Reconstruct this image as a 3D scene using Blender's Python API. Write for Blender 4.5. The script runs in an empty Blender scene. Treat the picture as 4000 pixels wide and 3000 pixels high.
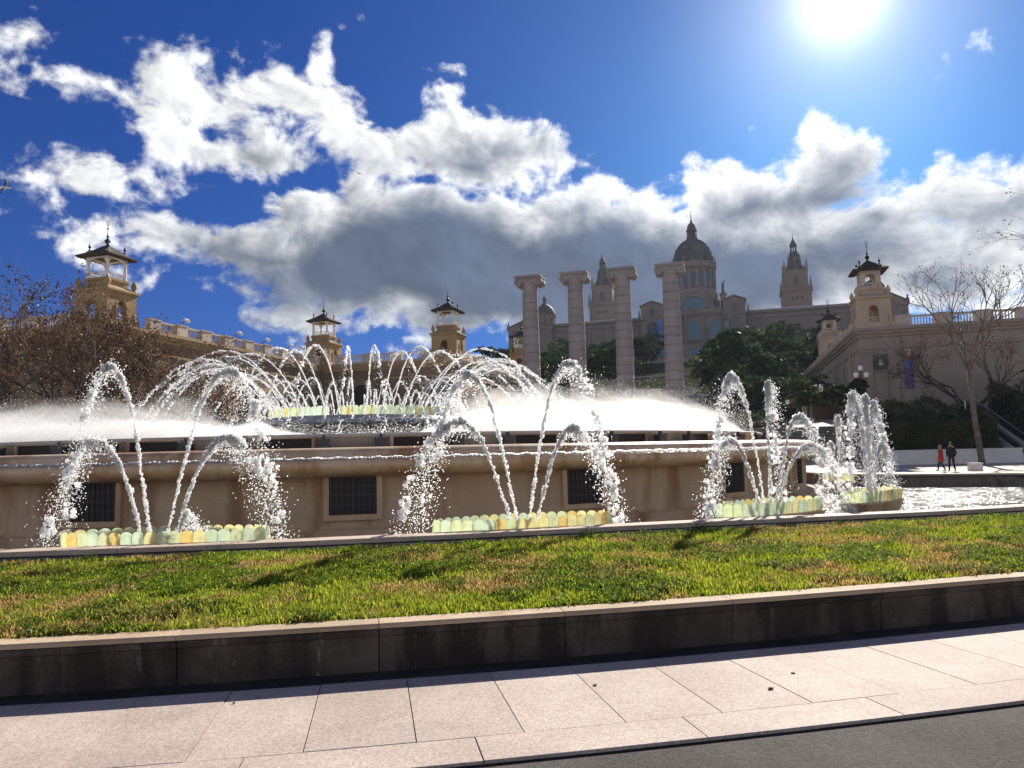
import bpy, math, random
import numpy as np
from mathutils import Matrix, Vector
R = math.radians
sc = bpy.context.scene
col = sc.collection

# ------------------------------------------------------------------ camera
cam_d = bpy.data.cameras.new('camera'); cam = bpy.data.objects.new('camera', cam_d); col.objects.link(cam)
cam_d.sensor_width = 36.0; cam_d.lens = 27.05; cam_d.clip_start = 0.05; cam_d.clip_end = 5000
cam.matrix_world = Matrix.Translation((0, 0, 1.65)) @ Matrix.Rotation(R(95.2), 4, 'X') @ Matrix.Rotation(R(-1.4), 4, 'Z')
sc.camera = cam

# ------------------------------------------------------------------ light and exposure
SUN_AZ, SUN_EL = 24.8, 29.0          # degrees right of +Y, above the horizon
SUN = Vector((math.sin(R(SUN_AZ)) * math.cos(R(SUN_EL)), math.cos(R(SUN_AZ)) * math.cos(R(SUN_EL)), math.sin(R(SUN_EL))))
sun_d = bpy.data.lights.new('sun', 'SUN'); sun_d.energy = 5.0; sun_d.angle = R(0.53); sun_d.color = (1.0, 0.93, 0.82)
sun = bpy.data.objects.new('sun', sun_d); col.objects.link(sun)
sun.rotation_euler = (-SUN).to_track_quat('-Z', 'Y').to_euler(); sun.location = (20, 40, 60)
vs = sc.view_settings
sc.display_settings.display_device = 'sRGB'; vs.view_transform = 'Standard'; vs.look = 'None'; vs.gamma = 1.0; vs.use_curve_mapping = False
vs.exposure = 0.85
sc.cycles.max_bounces = 12; sc.cycles.diffuse_bounces = 6; sc.cycles.glossy_bounces = 3; sc.cycles.transmission_bounces = 8
sc.cycles.transparent_max_bounces = 24; sc.cycles.volume_bounces = 1; sc.cycles.use_denoising = True
sc.cycles.sample_clamp_indirect = 6.0; sc.cycles.caustics_reflective = False; sc.cycles.caustics_refractive = False

# ------------------------------------------------------------------ node helper
class NT:
    def __init__(s, nt): s.nt = nt; s.n = nt.nodes; s.l = nt.links
    def node(s, t, **k):
        n = s.n.new(t)
        for a, b in k.items(): setattr(n, a, b)
        return n
    def put(s, sock, v):
        if isinstance(v, bpy.types.NodeSocket): s.l.new(v, sock)
        elif v is not None:
            try: sock.default_value = v
            except Exception: sock.default_value = (*v, 1.0)
    def m(s, op, a, b=None, c=None, clamp=False):
        n = s.node('ShaderNodeMath', operation=op, use_clamp=clamp)
        for i, v in enumerate((a, b, c)):
            if v is not None: s.put(n.inputs[i], v)
        return n.outputs[0]
    def vm(s, op, a, b=None, scale=None):
        n = s.node('ShaderNodeVectorMath', operation=op); s.put(n.inputs[0], a)
        if b is not None: s.put(n.inputs[1], b)
        if scale is not None: s.put(n.inputs['Scale'], scale)
        return n.outputs['Value'] if op in ('LENGTH', 'DOT_PRODUCT', 'DISTANCE') else n.outputs[0]
    def noise(s, v, scale, detail=4, rough=.55, dist=0, color=False):
        n = s.node('ShaderNodeTexNoise'); s.put(n.inputs['Vector'], v)
        n.inputs['Scale'].default_value = scale; n.inputs['Detail'].default_value = detail
        n.inputs['Roughness'].default_value = rough; n.inputs['Distortion'].default_value = dist
        return n.outputs['Color'] if color else n.outputs['Fac']
    def ss(s, x, a, b, lo=0.0, hi=1.0):
        n = s.node('ShaderNodeMapRange', interpolation_type='SMOOTHSTEP')
        for i, v in enumerate((x, a, b, lo, hi)): s.put(n.inputs[i], v)
        return n.outputs[0]
    def mix(s, f, a, b, mode='MIX'):
        n = s.node('ShaderNodeMix', data_type='RGBA', blend_type=mode); n.clamp_factor = True
        s.put(n.inputs[0], f); s.put(n.inputs[6], a); s.put(n.inputs[7], b)
        return n.outputs[2]
    def rgb(s, c): n = s.node('ShaderNodeRGB'); n.outputs[0].default_value = (*c, 1); return n.outputs[0]

# ------------------------------------------------------------------ sky: Nishita air, clouds and the glow round the sun
W = bpy.data.worlds.new('World'); sc.world = W; W.use_nodes = True
w = NT(W.node_tree); w.n.clear()
tc = w.node('ShaderNodeTexCoord').outputs['Generated']
DIR = w.vm('NORMALIZE', tc)
sep = w.node('ShaderNodeSeparateXYZ'); w.put(sep.inputs[0], DIR)
AZ = w.m('MULTIPLY', w.m('ARCTAN2', sep.outputs[0], sep.outputs[1]), 57.2958)
EL = w.m('MULTIPLY', w.m('ARCSINE', sep.outputs[2]), 57.2958)
sky = w.node('ShaderNodeTexSky', sky_type='NISHITA'); sky.sun_disc = False
sky.sun_elevation = R(SUN_EL); sky.sun_rotation = R(SUN_AZ); sky.air_density = 1.0; sky.dust_density = 0.6; sky.ozone_density = 3.0; sky.altitude = 50
lift = w.node('ShaderNodeCombineXYZ'); w.put(lift.inputs[0], sep.outputs[0]); w.put(lift.inputs[1], sep.outputs[1])
w.put(lift.inputs[2], w.m('MULTIPLY_ADD', w.m('MAXIMUM', sep.outputs[2], 0.0), 0.9, 0.17)); w.put(sky.inputs[0], lift.outputs[0])
hs = w.node('ShaderNodeHueSaturation'); hs.inputs['Saturation'].default_value = 1.35; hs.inputs['Value'].default_value = 1.0
w.put(hs.inputs['Color'], sky.outputs[0])
air = w.vm('MULTIPLY', hs.outputs[0], (0.10, 0.345, 0.72))
cosS = w.m('MAXIMUM', w.vm('DOT_PRODUCT', DIR, tuple(SUN)), 0.0)
glow = w.m('ADD', w.m('MULTIPLY', w.m('POWER', cosS, 1000), 9.0), w.m('ADD', w.m('MULTIPLY', w.m('POWER', cosS, 130), 4.2), w.m('MULTIPLY', w.m('POWER', cosS, 13), 0.55)))
cmb = w.node('ShaderNodeCombineXYZ'); w.put(cmb.inputs[0], AZ); w.put(cmb.inputs[1], EL)
warp = w.noise(DIR, 9.0, 2, .6, color=True)
wv = w.vm('SCALE', w.vm('SUBTRACT', warp, (.5, .5, .5)), scale=7.0)
cmb.inputs[2].default_value = 1.0
PQ = w.vm('ADD', cmb.outputs[0], w.vm('MULTIPLY', wv, (1.0, 0.8, 0.0)))
def field(blobs, k):
    acc = None
    for (x, y, rx, ry, rot) in blobs:
        if abs(rot) < 6:
            n = w.node('ShaderNodeVectorMath', operation='MULTIPLY_ADD'); w.put(n.inputs[0], PQ); n.inputs[1].default_value = (1/rx, 1/ry, 0); n.inputs[2].default_value = (-x/rx, -y/ry, 0)
            q = n.outputs[0]
        else:
            c_, s_ = math.cos(R(rot)), math.sin(R(rot)); cb_ = w.node('ShaderNodeCombineXYZ')
            w.put(cb_.inputs[0], w.vm('DOT_PRODUCT', PQ, (c_/rx, s_/rx, -(x*c_+y*s_)/rx)))
            w.put(cb_.inputs[1], w.vm('DOT_PRODUCT', PQ, (-s_/ry, c_/ry, (x*s_-y*c_)/ry))); q = cb_.outputs[0]
        g = min(rx, ry); d = w.m('MULTIPLY_ADD', w.vm('LENGTH', q), -g, g)
        acc = d if acc is None else w.m('SMOOTH_MAX', acc, d, k)
    return acc
CLOUDS = [(-30.78,23.73,3.43,1.12,9.4), (-27.33,23.52,3.79,1.33,-18.6), (-22.78,24.92,4.06,2.25,1.4), (-21.57,27.05,2.86,1.52,31.4), (-14.07,28.02,2.57,1.19,66.4), (-16.75,25.62,4.68,1.73,1.4), (-22.74,22.04,4.66,2.32,1.4), (-18.35,21.46,4.9,2.25,1.4), (-12.38,24.63,2.58,1.08,-18.6), (-10.34,22.61,6.97,2.0,-8.6), (-7.91,22.38,5.27,2.48,-3.6), (-4.04,22.13,6.75,2.75,-3.6), (0.56,21.44,6.04,2.4,-10.6), (3.74,20.7,2.65,1.34,-13.6), (-33.74,25.33,0.98,0.46,-13.6), (-30.63,18.21,3.24,1.02,5.4), (-11.49,30.33,1.75,0.66,21.4), (-26.08,18.48,1.16,0.38,1.4), (-28.79,22.39,1.18,0.42,-13.6), (-5.39,25.81,0.71,0.42,1.4), (-3.6,25.98,0.57,0.33,1.4), (29.3,23.77,0.84,0.38,1.4), (-21.73,19.33,1.18,0.45,1.4), (-34.28,24.17,0.51,0.26,1.4), (-28.67,15.14,2.35,1.41,1.4), (-24.13,14.98,4.95,1.77,-3.6), (-18.32,15.09,6.47,2.54,7.4), (-9.71,15.76,10.05,3.92,5.4), (-6.99,13.47,13.26,4.33,1.4), (6.96,12.81,14.23,5.34,1.4), (0.75,15.4,11.21,4.31,1.4), (-11.1,12.42,8.54,1.99,-6.6), (-7.01,11.45,6.24,2.53,1.4), (6.77,17.14,6.91,1.63,1.4), (-19.55,11.83,4.74,0.96,-12.6), (-24.68,12.78,1.32,0.43,11.4), (11.09,13.23,10.61,4.94,1.4), (-3.57,10.07,10.45,1.88,-2.6), (-14.1,9.71,4.97,1.33,4.4), (7.54,18.89,2.78,1.54,1.4), (11.3,18.13,4.06,1.66,13.4), (16.0,18.16,6.15,2.56,9.4), (21.87,17.89,5.73,2.72,17.4), (24.63,18.53,2.5,1.71,1.4), (27.75,15.78,4.93,1.94,-6.6), (31.77,15.51,4.81,2.37,1.4), (35.73,15.56,4.18,2.16,1.4), (18.83,16.73,12.83,1.87,1.4), (30.38,14.46,7.66,1.73,1.4), (22.01,12.58,11.6,4.68,1.4), (32.79,12.03,6.3,3.41,1.4), (-10.45,8.97,2.88,0.47,6.4), (4.47,10.89,11.0,3.05,1.4), (32.54,8.58,2.94,0.75,11.4), (-36.28,16.34,1.89,0.81,1.4), (39.07,12.02,6.19,3.42,1.4)]
DARKS = [(-9.39,13.95,13.18,4.3,6.4), (-18.31,14.45,6.46,1.75,5.4), (2.79,13.15,13.85,5.03,1.4), (15.01,11.62,10.82,4.25,1.4), (-2.99,21.5,5.33,1.08,-3.6), (17.87,16.69,4.76,1.76,9.4), (22.71,16.7,3.74,1.88,15.4), (26.01,15.15,3.68,1.14,-6.6), (32.36,14.83,4.25,1.3,1.4), (20.79,12.71,8.96,2.52,1.4), (28.81,11.13,5.79,1.67,-4.6), (-13.78,10.04,3.98,0.86,1.4), (-3.57,10.07,7.67,1.54,-2.6), (37.6,12.85,4.37,1.87,1.4), (-18.35,21.31,2.92,0.6,1.4)]

# the cloud deck goes on outside the picture, made fuller to lift shaded fronts
ring = w.m('SUBTRACT', w.noise(w.vm('MULTIPLY', DIR, (1, 1, 2.2)), 2.6, 3, .5), 0.455)
outside = w.ss(w.m('ABSOLUTE', AZ), 40.0, 52.0)
far = w.m('MULTIPLY_ADD', ring, 30.0, w.m('MULTIPLY', w.m('ABSOLUTE', w.m('SUBTRACT', EL, 14.0)), -0.12))
cl = w.vm('MULTIPLY', DIR, (1.0, 1.0, 1.25))
near = w.ss(w.vm('DOT_PRODUCT', DIR, tuple(SUN)), 0.75, 0.99)
def clouds(base, dark, fine):
    n1 = w.noise(cl, 13.0, 7 if fine else 3, .56, .3)
    nn = w.m('SUBTRACT', n1, 0.5)
    dens = w.m('ADD', w.m('MULTIPLY_ADD', nn, 6.0, base), -0.1)
    shade = w.ss(dens, 0.5, 4.2, 0.0, 0.34)
    if fine:
        dens = w.m('MULTIPLY_ADD', w.m('SUBTRACT', w.noise(cl, 60.0, 4, .6), 0.5), 1.6, dens)
        n2 = w.noise(w.vm('ADD', cl, w.vm('SCALE', w.vm('SUBTRACT', tuple(SUN), DIR), scale=0.018)), 13.0, 4, .56, .3)
        shade = w.m('MULTIPLY_ADD', w.m('SUBTRACT', n1, n2), -2.4, shade)
    alpha = w.ss(dens, -0.25, 1.0)
    dk = w.m('MULTIPLY_ADD', nn, 4.2, dark)
    if fine: dk = w.m('MULTIPLY_ADD', w.m('SUBTRACT', n1, n2), -3.0, dk)
    dk = w.ss(dk, -1.6, 2.2)
    bright = w.m('MAXIMUM', w.m('MULTIPLY', w.m('MULTIPLY_ADD', near, 2.5, 9.2), w.m('SUBTRACT', 1.0, shade)), 2.0)
    white = w.vm('SCALE', w.rgb((0.97, 0.985, 1.0)), scale=bright)
    dcol = w.vm('SCALE', w.rgb((0.082, 0.115, 0.19)), scale=w.m('MULTIPLY', w.m('MULTIPLY_ADD', near, 3.0, 9.0), w.m('MAXIMUM', w.m('MULTIPLY_ADD', nn, 1.5, 1.05), 0.8)))
    cloud = w.mix(w.m('MULTIPLY', dk, 0.97), white, dcol)
    gl = w.vm('SCALE', w.rgb((1.0, 0.98, 0.95)), scale=w.m('MULTIPLY', glow, w.m('MULTIPLY_ADD', alpha, -0.6, 1.0)))
    bg = w.node('ShaderNodeBackground'); w.put(bg.inputs[0], w.vm('ADD', w.mix(alpha, air, cloud), gl)); bg.inputs[1].default_value = 0.06
    return bg.outputs[0]
fin = w.m('MULTIPLY_ADD', w.m('SUBTRACT', 1.0, outside), -40.0, far)
fine_sky = clouds(w.m('MAXIMUM', field(CLOUDS, 0.8), fin), w.m('MAXIMUM', field(DARKS, 1.2), w.m('SUBTRACT', fin, 3.0)), True)
side_sky = clouds(far, w.m('SUBTRACT', far, w.m('MULTIPLY_ADD', w.ss(w.m('ABSOLUTE', AZ), 50.0, 110.0), 6.0, 3.0)), False)  # unseen clouds kept whiter away from the sun to add fill light
ms = w.node('ShaderNodeMixShader'); w.put(ms.inputs[0], w.m('GREATER_THAN', w.m('ABSOLUTE', AZ), 53.0))
w.l.new(fine_sky, ms.inputs[1]); w.l.new(side_sky, ms.inputs[2])
wo = w.node('ShaderNodeOutputWorld'); w.l.new(ms.outputs[0], wo.inputs[0])
W.cycles.sampling_method = 'MANUAL'; W.cycles.sample_map_resolution = 512

# ------------------------------------------------------------------ mesh and object helpers
rng = np.random.default_rng(7); random.seed(7)
class MB:
    """collects shapes; build() links them as one mesh object"""
    def __init__(s, M=None): s.v = []; s.f = []; s.mi = []; s.M = M; s.cur = 0
    def add(s, vs, fs):
        o = len(s.v)
        for p in vs:
            p = Vector(p)
            s.v.append(tuple(s.M @ p) if s.M is not None else tuple(p))
        for f in fs: s.f.append(tuple(o + i for i in f)); s.mi.append(s.cur)
        return s
    def box(s, x0, x1, y0, y1, z0, z1, tx=0.0, ty=0.0):
        return s.add([(x0, y0, z0), (x1, y0, z0), (x1, y1, z0), (x0, y1, z0), (x0+tx, y0+ty, z1), (x1-tx, y0+ty, z1), (x1-tx, y1-ty, z1), (x0+tx, y1-ty, z1)],
                     [(3, 2, 1, 0), (4, 5, 6, 7), (0, 1, 5, 4), (1, 2, 6, 5), (2, 3, 7, 6), (3, 0, 4, 7)])
    def prism(s, poly, z0, z1):
        n = len(poly)
        return s.add([(x, y, z0) for x, y in poly] + [(x, y, z1) for x, y in poly],
                     [tuple(range(n - 1, -1, -1)), tuple(range(n, 2*n))] + [(i, (i+1) % n, n+(i+1) % n, n+i) for i in range(n)])
    def slab(s, poly, y0, y1):      # polygon in x,z extruded along y
        n = len(poly)
        return s.add([(x, y0, z) for x, z in poly] + [(x, y1, z) for x, z in poly],
                     [tuple(range(n)), tuple(range(2*n-1, n-1, -1))] + [(n+i, n+(i+1) % n, (i+1) % n, i) for i in range(n)])
    def lathe(s, prof, n=24, cx=0, cy=0, ph=0.0, sx=1, sy=1, a0=0.0, a1=2*math.pi):
        full = abs(a1 - a0 - 2*math.pi) < 1e-6; m = n if full else n + 1
        vs = []
        for i in range(m):
            a = a0 + (a1 - a0) * i / n + ph
            vs += [(cx + r*math.cos(a)*sx, cy + r*math.sin(a)*sy, z) for r, z in prof]
        k = len(prof); fs = []
        for i in range(n):
            j = (i + 1) % m
            for q in range(k - 1): fs.append((i*k+q, j*k+q, j*k+q+1, i*k+q+1))
        if full:
            if prof[0][0] > 1e-4: fs.append(tuple(i*k for i in range(m))[::-1])
            if prof[-1][0] > 1e-4: fs.append(tuple(i*k+k-1 for i in range(m)))
        return s.add(vs, fs)
    def tube(s, path, rad, n=6):
        P = [Vector(p) for p in path]; k = len(P); vs = []; fs = []
        for i, p in enumerate(P):
            d = (P[min(i+1, k-1)] - P[max(i-1, 0)]); d = d.normalized() if d.length > 1e-9 else Vector((0, 0, 1))
            a = d.orthogonal().normalized() if i == 0 else (a - d*a.dot(d)).normalized()
            b = d.cross(a); r = rad[i] if hasattr(rad, '__len__') else rad
            vs += [tuple(p + (a*math.cos(2*math.pi*j/n) + b*math.sin(2*math.pi*j/n))*r) for j in range(n)]
        for i in range(k-1):
            for j in range(n): fs.append((i*n+j, i*n+(j+1) % n, (i+1)*n+(j+1) % n, (i+1)*n+j))
        fs.append(tuple(range(n))[::-1]); fs.append(tuple((k-1)*n+j for j in range(n)))
        return s.add(vs, fs)
    def archwall(s, x0, x1, z0, z1, ax, aw, sp, y0, y1, n=10, rise=None):
        """wall panel in x,z with an arched opening centred on ax (width aw, springing at sp)"""
        r = aw/2; rise = rise or r
        arc = [(ax - r*math.cos(math.pi*i/n), sp + rise*math.sin(math.pi*i/n)) for i in range(n+1)]
        s.box(x0, ax-r, y0, y1, z0, z1); s.box(ax+r, x1, y0, y1, z0, z1)
        for i in range(n):
            (a, b), (c, d) = arc[i], arc[i+1]
            s.slab([(a, b), (c, d), (c, z1), (a, z1)], y0, y1)
        return s
    def build(s, name, mat, parent=None, smooth=False, loc=None):
        me = bpy.data.meshes.new(name); me.from_pydata(s.v, [], s.f)
        for m_ in (mat if isinstance(mat, (list, tuple)) else [mat]): me.materials.append(m_)
        if any(s.mi): me.polygons.foreach_set('material_index', s.mi)
        if smooth: me.polygons.foreach_set('use_smooth', [True]*len(s.f))
        me.update()
        return link(name, me, parent, loc)
def link(name, data, parent=None, loc=None):
    o = bpy.data.objects.new(name, data); col.objects.link(o)
    if parent is not None: o.parent = parent
    if loc is not None: o.location = loc
    return o
def np_mesh(name, V, F, mat, smooth=False):
    V = np.ascontiguousarray(V, np.float32).reshape(-1, 3); F = np.ascontiguousarray(F, np.int32); k = F.shape[1]
    me = bpy.data.meshes.new(name); me.vertices.add(len(V)); me.loops.add(F.size); me.polygons.add(len(F))
    me.vertices.foreach_set('co', V.ravel()); me.loops.foreach_set('vertex_index', F.ravel())
    me.polygons.foreach_set('loop_start', np.arange(0, F.size, k, dtype=np.int32))
    me.polygons.foreach_set('loop_total', np.full(len(F), k, np.int32))
    if smooth: me.polygons.foreach_set('use_smooth', np.ones(len(F), bool))
    me.update(calc_edges=True); me.materials.append(mat)
    return me
def tag(o, label=None, cat=None, group=None, kind=None):
    if label: o['label'] = label
    if cat: o['category'] = cat
    if group: o['group'] = group
    if kind: o['kind'] = kind
    return o
def thing(name, label, cat, loc=(0, 0, 0), rz=0.0, group=None, parent=None):
    o = bpy.data.objects.new(name, None); o.empty_display_size = .3; col.objects.link(o)
    o.location = loc; o.rotation_euler = (0, 0, rz)
    return tag(o, label, cat, group)
def copy_tree(o, parent=None):
    c = o.copy(); col.objects.link(c); c.parent = parent
    for ch in list(o.children): copy_tree(ch, c)
    return c
# the avenue's own frame: u across, v along the axis from the fountain to the palace
FC = Vector((-6.0, 30.2, 0)); AXR = R(-15.5)
U = Vector((math.cos(AXR), math.sin(AXR), 0)); Vv = Vector((-math.sin(AXR), math.cos(AXR), 0))
def AX(u, v, z=0.0): return FC + U*u + Vv*v + Vector((0, 0, z))
def axthing(name, label, cat, u, v, z=0.0, group=None, rz=0.0): return thing(name, label, cat, AX(u, v, z), AXR + rz, group)
def ph(phi, r, z=0.0): return Vector((FC.x + r*math.sin(R(phi)), FC.y - r*math.cos(R(phi)), z))   # polar about the fountain, 0 faces the camera

# ------------------------------------------------------------------ materials
MATS = {}
def mat(name, fn):
    m_ = bpy.data.materials.new(name); m_.use_nodes = True; t = NT(m_.node_tree); t.n.clear()
    out = t.node('ShaderNodeOutputMaterial'); fn(t, out); MATS[name] = m_; return m_
def bsdf(t, out, color, rough=.8, bump=None, bdist=.02, metal=0, spec=.3, **k):
    b = t.node('ShaderNodeBsdfPrincipled'); t.put(b.inputs['Base Color'], color); t.put(b.inputs['Roughness'], rough)
    b.inputs['Metallic'].default_value = metal; b.inputs['Specular IOR Level'].default_value = spec
    for a, v in k.items(): t.put(b.inputs[a.replace('_', ' ')], v)
    if bump is not None:
        bn = t.node('ShaderNodeBump'); bn.inputs['Distance'].default_value = bdist; bn.inputs['Strength'].default_value = .8; t.put(bn.inputs['Height'], bump); t.l.new(bn.outputs[0], b.inputs['Normal'])
    t.l.new(b.outputs[0], out.inputs[0]); return b
def pos(t): return t.node('ShaderNodeNewGeometry').outputs['Position']
def rnd(t, a, b): return t.ss(t.node('ShaderNodeObjectInfo').outputs['Random'], 0.0, 1.0, a, b)
def stone(name, c1, c2, scale=1.2, rough=.85, fine=40, bdist=.01, speck=.0, stain=None, sscale=.5, s0=.52, s1=.7, vary=.1, streak=False, spec=.25):
    def fn(t, out):
        p = pos(t)
        c = t.mix(t.ss(t.noise(p, scale, 5, .6), .35, .65), c1, c2)
        if stain:
            sp = t.vm('MULTIPLY', p, (1, 1, .18)) if streak else p
            c = t.mix(t.m('MULTIPLY', t.ss(t.noise(sp, sscale, 6, .62), s0, s1), .85), c, stain)
        f = t.noise(p, fine, 3, .6)
        c = t.mix(1.0, c, t.vm('SCALE', (1, 1, 1), scale=t.m('MULTIPLY', t.ss(f, .2, .8, 1-.5*speck-.06, 1+.5*speck+.06), rnd(t, 1-vary, 1+vary))), 'MULTIPLY')
        bsdf(t, out, c, rough, t.m('ADD', f, t.noise(p, fine*.2, 3)), bdist, spec=spec)
    return mat(name, fn)
def plain(name, c, rough=.6, metal=0, spec=.4, vary=0.0):
    def fn(t, out):
        cc = t.vm('SCALE', t.rgb(c), scale=rnd(t, 1-vary, 1+vary)) if vary else (*c, 1)
        p = pos(t); f = t.noise(p, 25, 3)
        cc = t.mix(t.m('MULTIPLY', f, .25), cc, tuple(x*.7 for x in c))
        bsdf(t, out, cc, rough, f, .004, metal=metal, spec=spec)
    return mat(name, fn)
def leafmat(name, cols, trans=.45, nscale=.6, rough=.6, gloss=.05):
    """thin leaf: light passes through; colour varies from leaf to leaf and in patches"""
    def fn(t, out):
        g = t.node('ShaderNodeNewGeometry'); ri = g.outputs['Random Per Island']
        c = t.mix(ri, cols[0], cols[1])
        if len(cols) > 2: c = t.mix(t.ss(t.noise(g.outputs['Position'], nscale, 4, .6), .46, .64), c, cols[2])
        c = t.vm('SCALE', c, scale=t.ss(t.m('FRACT', t.m('MULTIPLY', ri, 7.13)), 0, 1, .6, 1.3))
        d = t.node('ShaderNodeBsdfDiffuse'); t.put(d.inputs[0], c)
        tr = t.node('ShaderNodeBsdfTranslucent'); t.put(tr.inputs[0], c)
        gl = t.node('ShaderNodeBsdfGlossy'); gl.inputs['Roughness'].default_value = .45; gl.inputs[0].default_value = (.5, .5, .5, 1)
        m1 = t.node('ShaderNodeMixShader'); m1.inputs[0].default_value = trans; t.l.new(d.outputs[0], m1.inputs[1]); t.l.new(tr.outputs[0], m1.inputs[2])
        m2 = t.node('ShaderNodeMixShader'); m2.inputs[0].default_value = gloss; t.l.new(m1.outputs[0], m2.inputs[1]); t.l.new(gl.outputs[0], m2.inputs[2])
        t.l.new(m2.outputs[0], out.inputs[0])
    return mat(name, fn)

M = {}
def asphaltmat(t, out):
    p = pos(t); c = t.mix(t.ss(t.noise(p, .9, 5, .6), .35, .65), (.078, .07, .064, 1), (.105, .095, .087, 1))
    vo = t.node('ShaderNodeTexVoronoi'); t.put(vo.inputs['Vector'], p); vo.inputs['Scale'].default_value = 85
    g = t.node('ShaderNodeSeparateColor'); t.put(g.inputs[0], vo.outputs['Color']); k = g.outputs[0]
    c = t.mix(1.0, c, t.vm('SCALE', (1, 1, 1), scale=t.ss(k, 0, 1, .78, 1.22)), 'MULTIPLY'); c = t.mix(t.m('MULTIPLY', t.ss(k, .965, .98), .12), c, (.26, .24, .22, 1))
    bsdf(t, out, c, .9, vo.outputs['Distance'], .0025, spec=.06)
M['asphalt'] = mat('asphalt', asphaltmat)
M['slab'] = stone('pinkish granite', (.42, .345, .295), (.50, .42, .36), 1.5, .7, 170, .002, .7, (.34, .275, .235), 1.1, .52, .78, .07, spec=.25)
def slabmat(t, out):
    p = pos(t); c = t.mix(t.ss(t.noise(p, 1.3, 5, .6), .35, .65), (.42, .34, .29, 1), (.50, .415, .355, 1))
    c = t.mix(t.m('MULTIPLY', t.ss(t.noise(p, .8, 6, .65), .55, .75), .6), c, (.33, .265, .225, 1))
    vo = t.node('ShaderNodeTexVoronoi'); t.put(vo.inputs['Vector'], p); vo.inputs['Scale'].default_value = 95; g = t.node('ShaderNodeSeparateColor'); t.put(g.inputs[0], vo.outputs['Color']); k = g.outputs[0]
    c = t.mix(1.0, c, t.vm('SCALE', (1, 1, 1), scale=t.m('MULTIPLY', t.ss(k, 0, 1, .78, 1.2), rnd(t, .94, 1.06))), 'MULTIPLY')
    sp = t.ss(t.noise(p, 5.5, 2, .5), .72, .76); c = t.mix(t.m('MULTIPLY', sp, .35), c, (.2, .17, .15, 1))
    bsdf(t, out, c, .78, t.noise(p, 140, 2), .0015, spec=.2)
M['slab'] = mat('speckled granite slab', slabmat)
M['paving'] = stone('plaza paving', (.45, .38, .31), (.52, .44, .36), .5, .8, 90, .002, .2, (.34, .28, .22), .3, .55, .8, 0)
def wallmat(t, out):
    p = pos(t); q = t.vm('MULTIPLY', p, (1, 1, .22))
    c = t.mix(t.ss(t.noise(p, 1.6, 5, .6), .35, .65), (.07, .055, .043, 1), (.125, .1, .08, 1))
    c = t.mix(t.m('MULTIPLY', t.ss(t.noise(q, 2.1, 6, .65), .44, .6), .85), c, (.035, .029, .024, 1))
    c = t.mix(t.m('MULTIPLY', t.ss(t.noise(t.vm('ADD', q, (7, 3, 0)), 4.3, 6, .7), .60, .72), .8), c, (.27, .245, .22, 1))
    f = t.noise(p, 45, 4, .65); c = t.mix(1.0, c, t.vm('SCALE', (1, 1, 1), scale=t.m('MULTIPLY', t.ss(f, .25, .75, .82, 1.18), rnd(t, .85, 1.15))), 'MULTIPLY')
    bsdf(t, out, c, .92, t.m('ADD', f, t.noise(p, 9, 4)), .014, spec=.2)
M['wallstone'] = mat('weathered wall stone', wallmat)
M['gutter'] = stone('dirty dark gutter', (.03, .028, .026), (.05, .046, .042), 2, .9, 60, .006, .4, (.02, .02, .02), 2.5, .5, .7, 0)  # dark tone carries real dirt plus the wall's shadow, painted in
M['palacer'] = stone('tan palace stone', (.45, .36, .26), (.51, .41, .30), .35, .9, 12, .02, .2, (.33, .25, .17), .3, .52, .75, 0, True)
M['coping'] = stone('sandy coping stone', (.42, .31, .2), (.5, .38, .26), 2, .85, 120, .004, .3, (.25, .18, .11), 1.5, .6, .8, .08)
M['rimstone'] = stone('basin rim stone', (.46, .36, .28), (.54, .43, .34), 2, .8, 120, .003, .2, (.22, .17, .13), 1.2, .62, .85, .06)
M['rimkerb'] = stone('mossy kerb stone', (.16, .135, .11), (.23, .2, .165), 2, .9, 90, .006, .4, (.07, .06, .045), 2.0, .5, .7, .1)
M['soil'] = stone('lawn soil', (.07, .075, .03), (.11, .1, .045), 3, .95, 60, .02, .5)
M['fstone'] = stone('ochre fountain stone', (.56, .40, .25), (.62, .46, .30), 1.0, .75, 80, .006, .3, (.33, .17, .08), 1.3, .46, .66, 0, True)
M['flip'] = stone('wet stained lip stone', (.62, .44, .27), (.68, .51, .33), 1.2, .4, 90, .003, .2, (.38, .17, .06), 1.2, .44, .62, 0, True, spec=.5)
M['fwhite'] = stone('pale fountain stone', (.5, .46, .4), (.58, .53, .46), 1.5, .6, 80, .003, .15, (.3, .25, .2), .8, .62, .85, 0)
M['fgrey'] = stone('wet grey stone', (.3, .31, .31), (.38, .385, .38), 1.5, .35, 80, .003, .15, (.2, .2, .19), .8, .55, .8, 0, spec=.5)
M['grille'] = plain('dark grille', (.03, .022, .016), .6)
M['metal'] = plain('dark grey metal', (.07, .075, .085), .5, .6)
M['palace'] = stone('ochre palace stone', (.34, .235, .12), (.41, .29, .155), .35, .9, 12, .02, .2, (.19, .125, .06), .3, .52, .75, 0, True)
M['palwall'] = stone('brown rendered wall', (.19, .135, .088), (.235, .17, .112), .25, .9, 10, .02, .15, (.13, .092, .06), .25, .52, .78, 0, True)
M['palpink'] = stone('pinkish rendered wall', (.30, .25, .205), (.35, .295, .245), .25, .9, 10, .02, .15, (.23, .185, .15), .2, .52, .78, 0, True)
M['balus'] = stone('pale balustrade stone', (.48, .42, .35), (.56, .49, .41), .6, .9, 15, .01, .15, (.3, .25, .2), .5, .58, .8, .06)
M['white'] = stone('white painted stone', (.68, .66, .62), (.76, .74, .7), .8, .8, 20, .005, .08, (.5, .46, .4), .6, .6, .85, 0)
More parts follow.
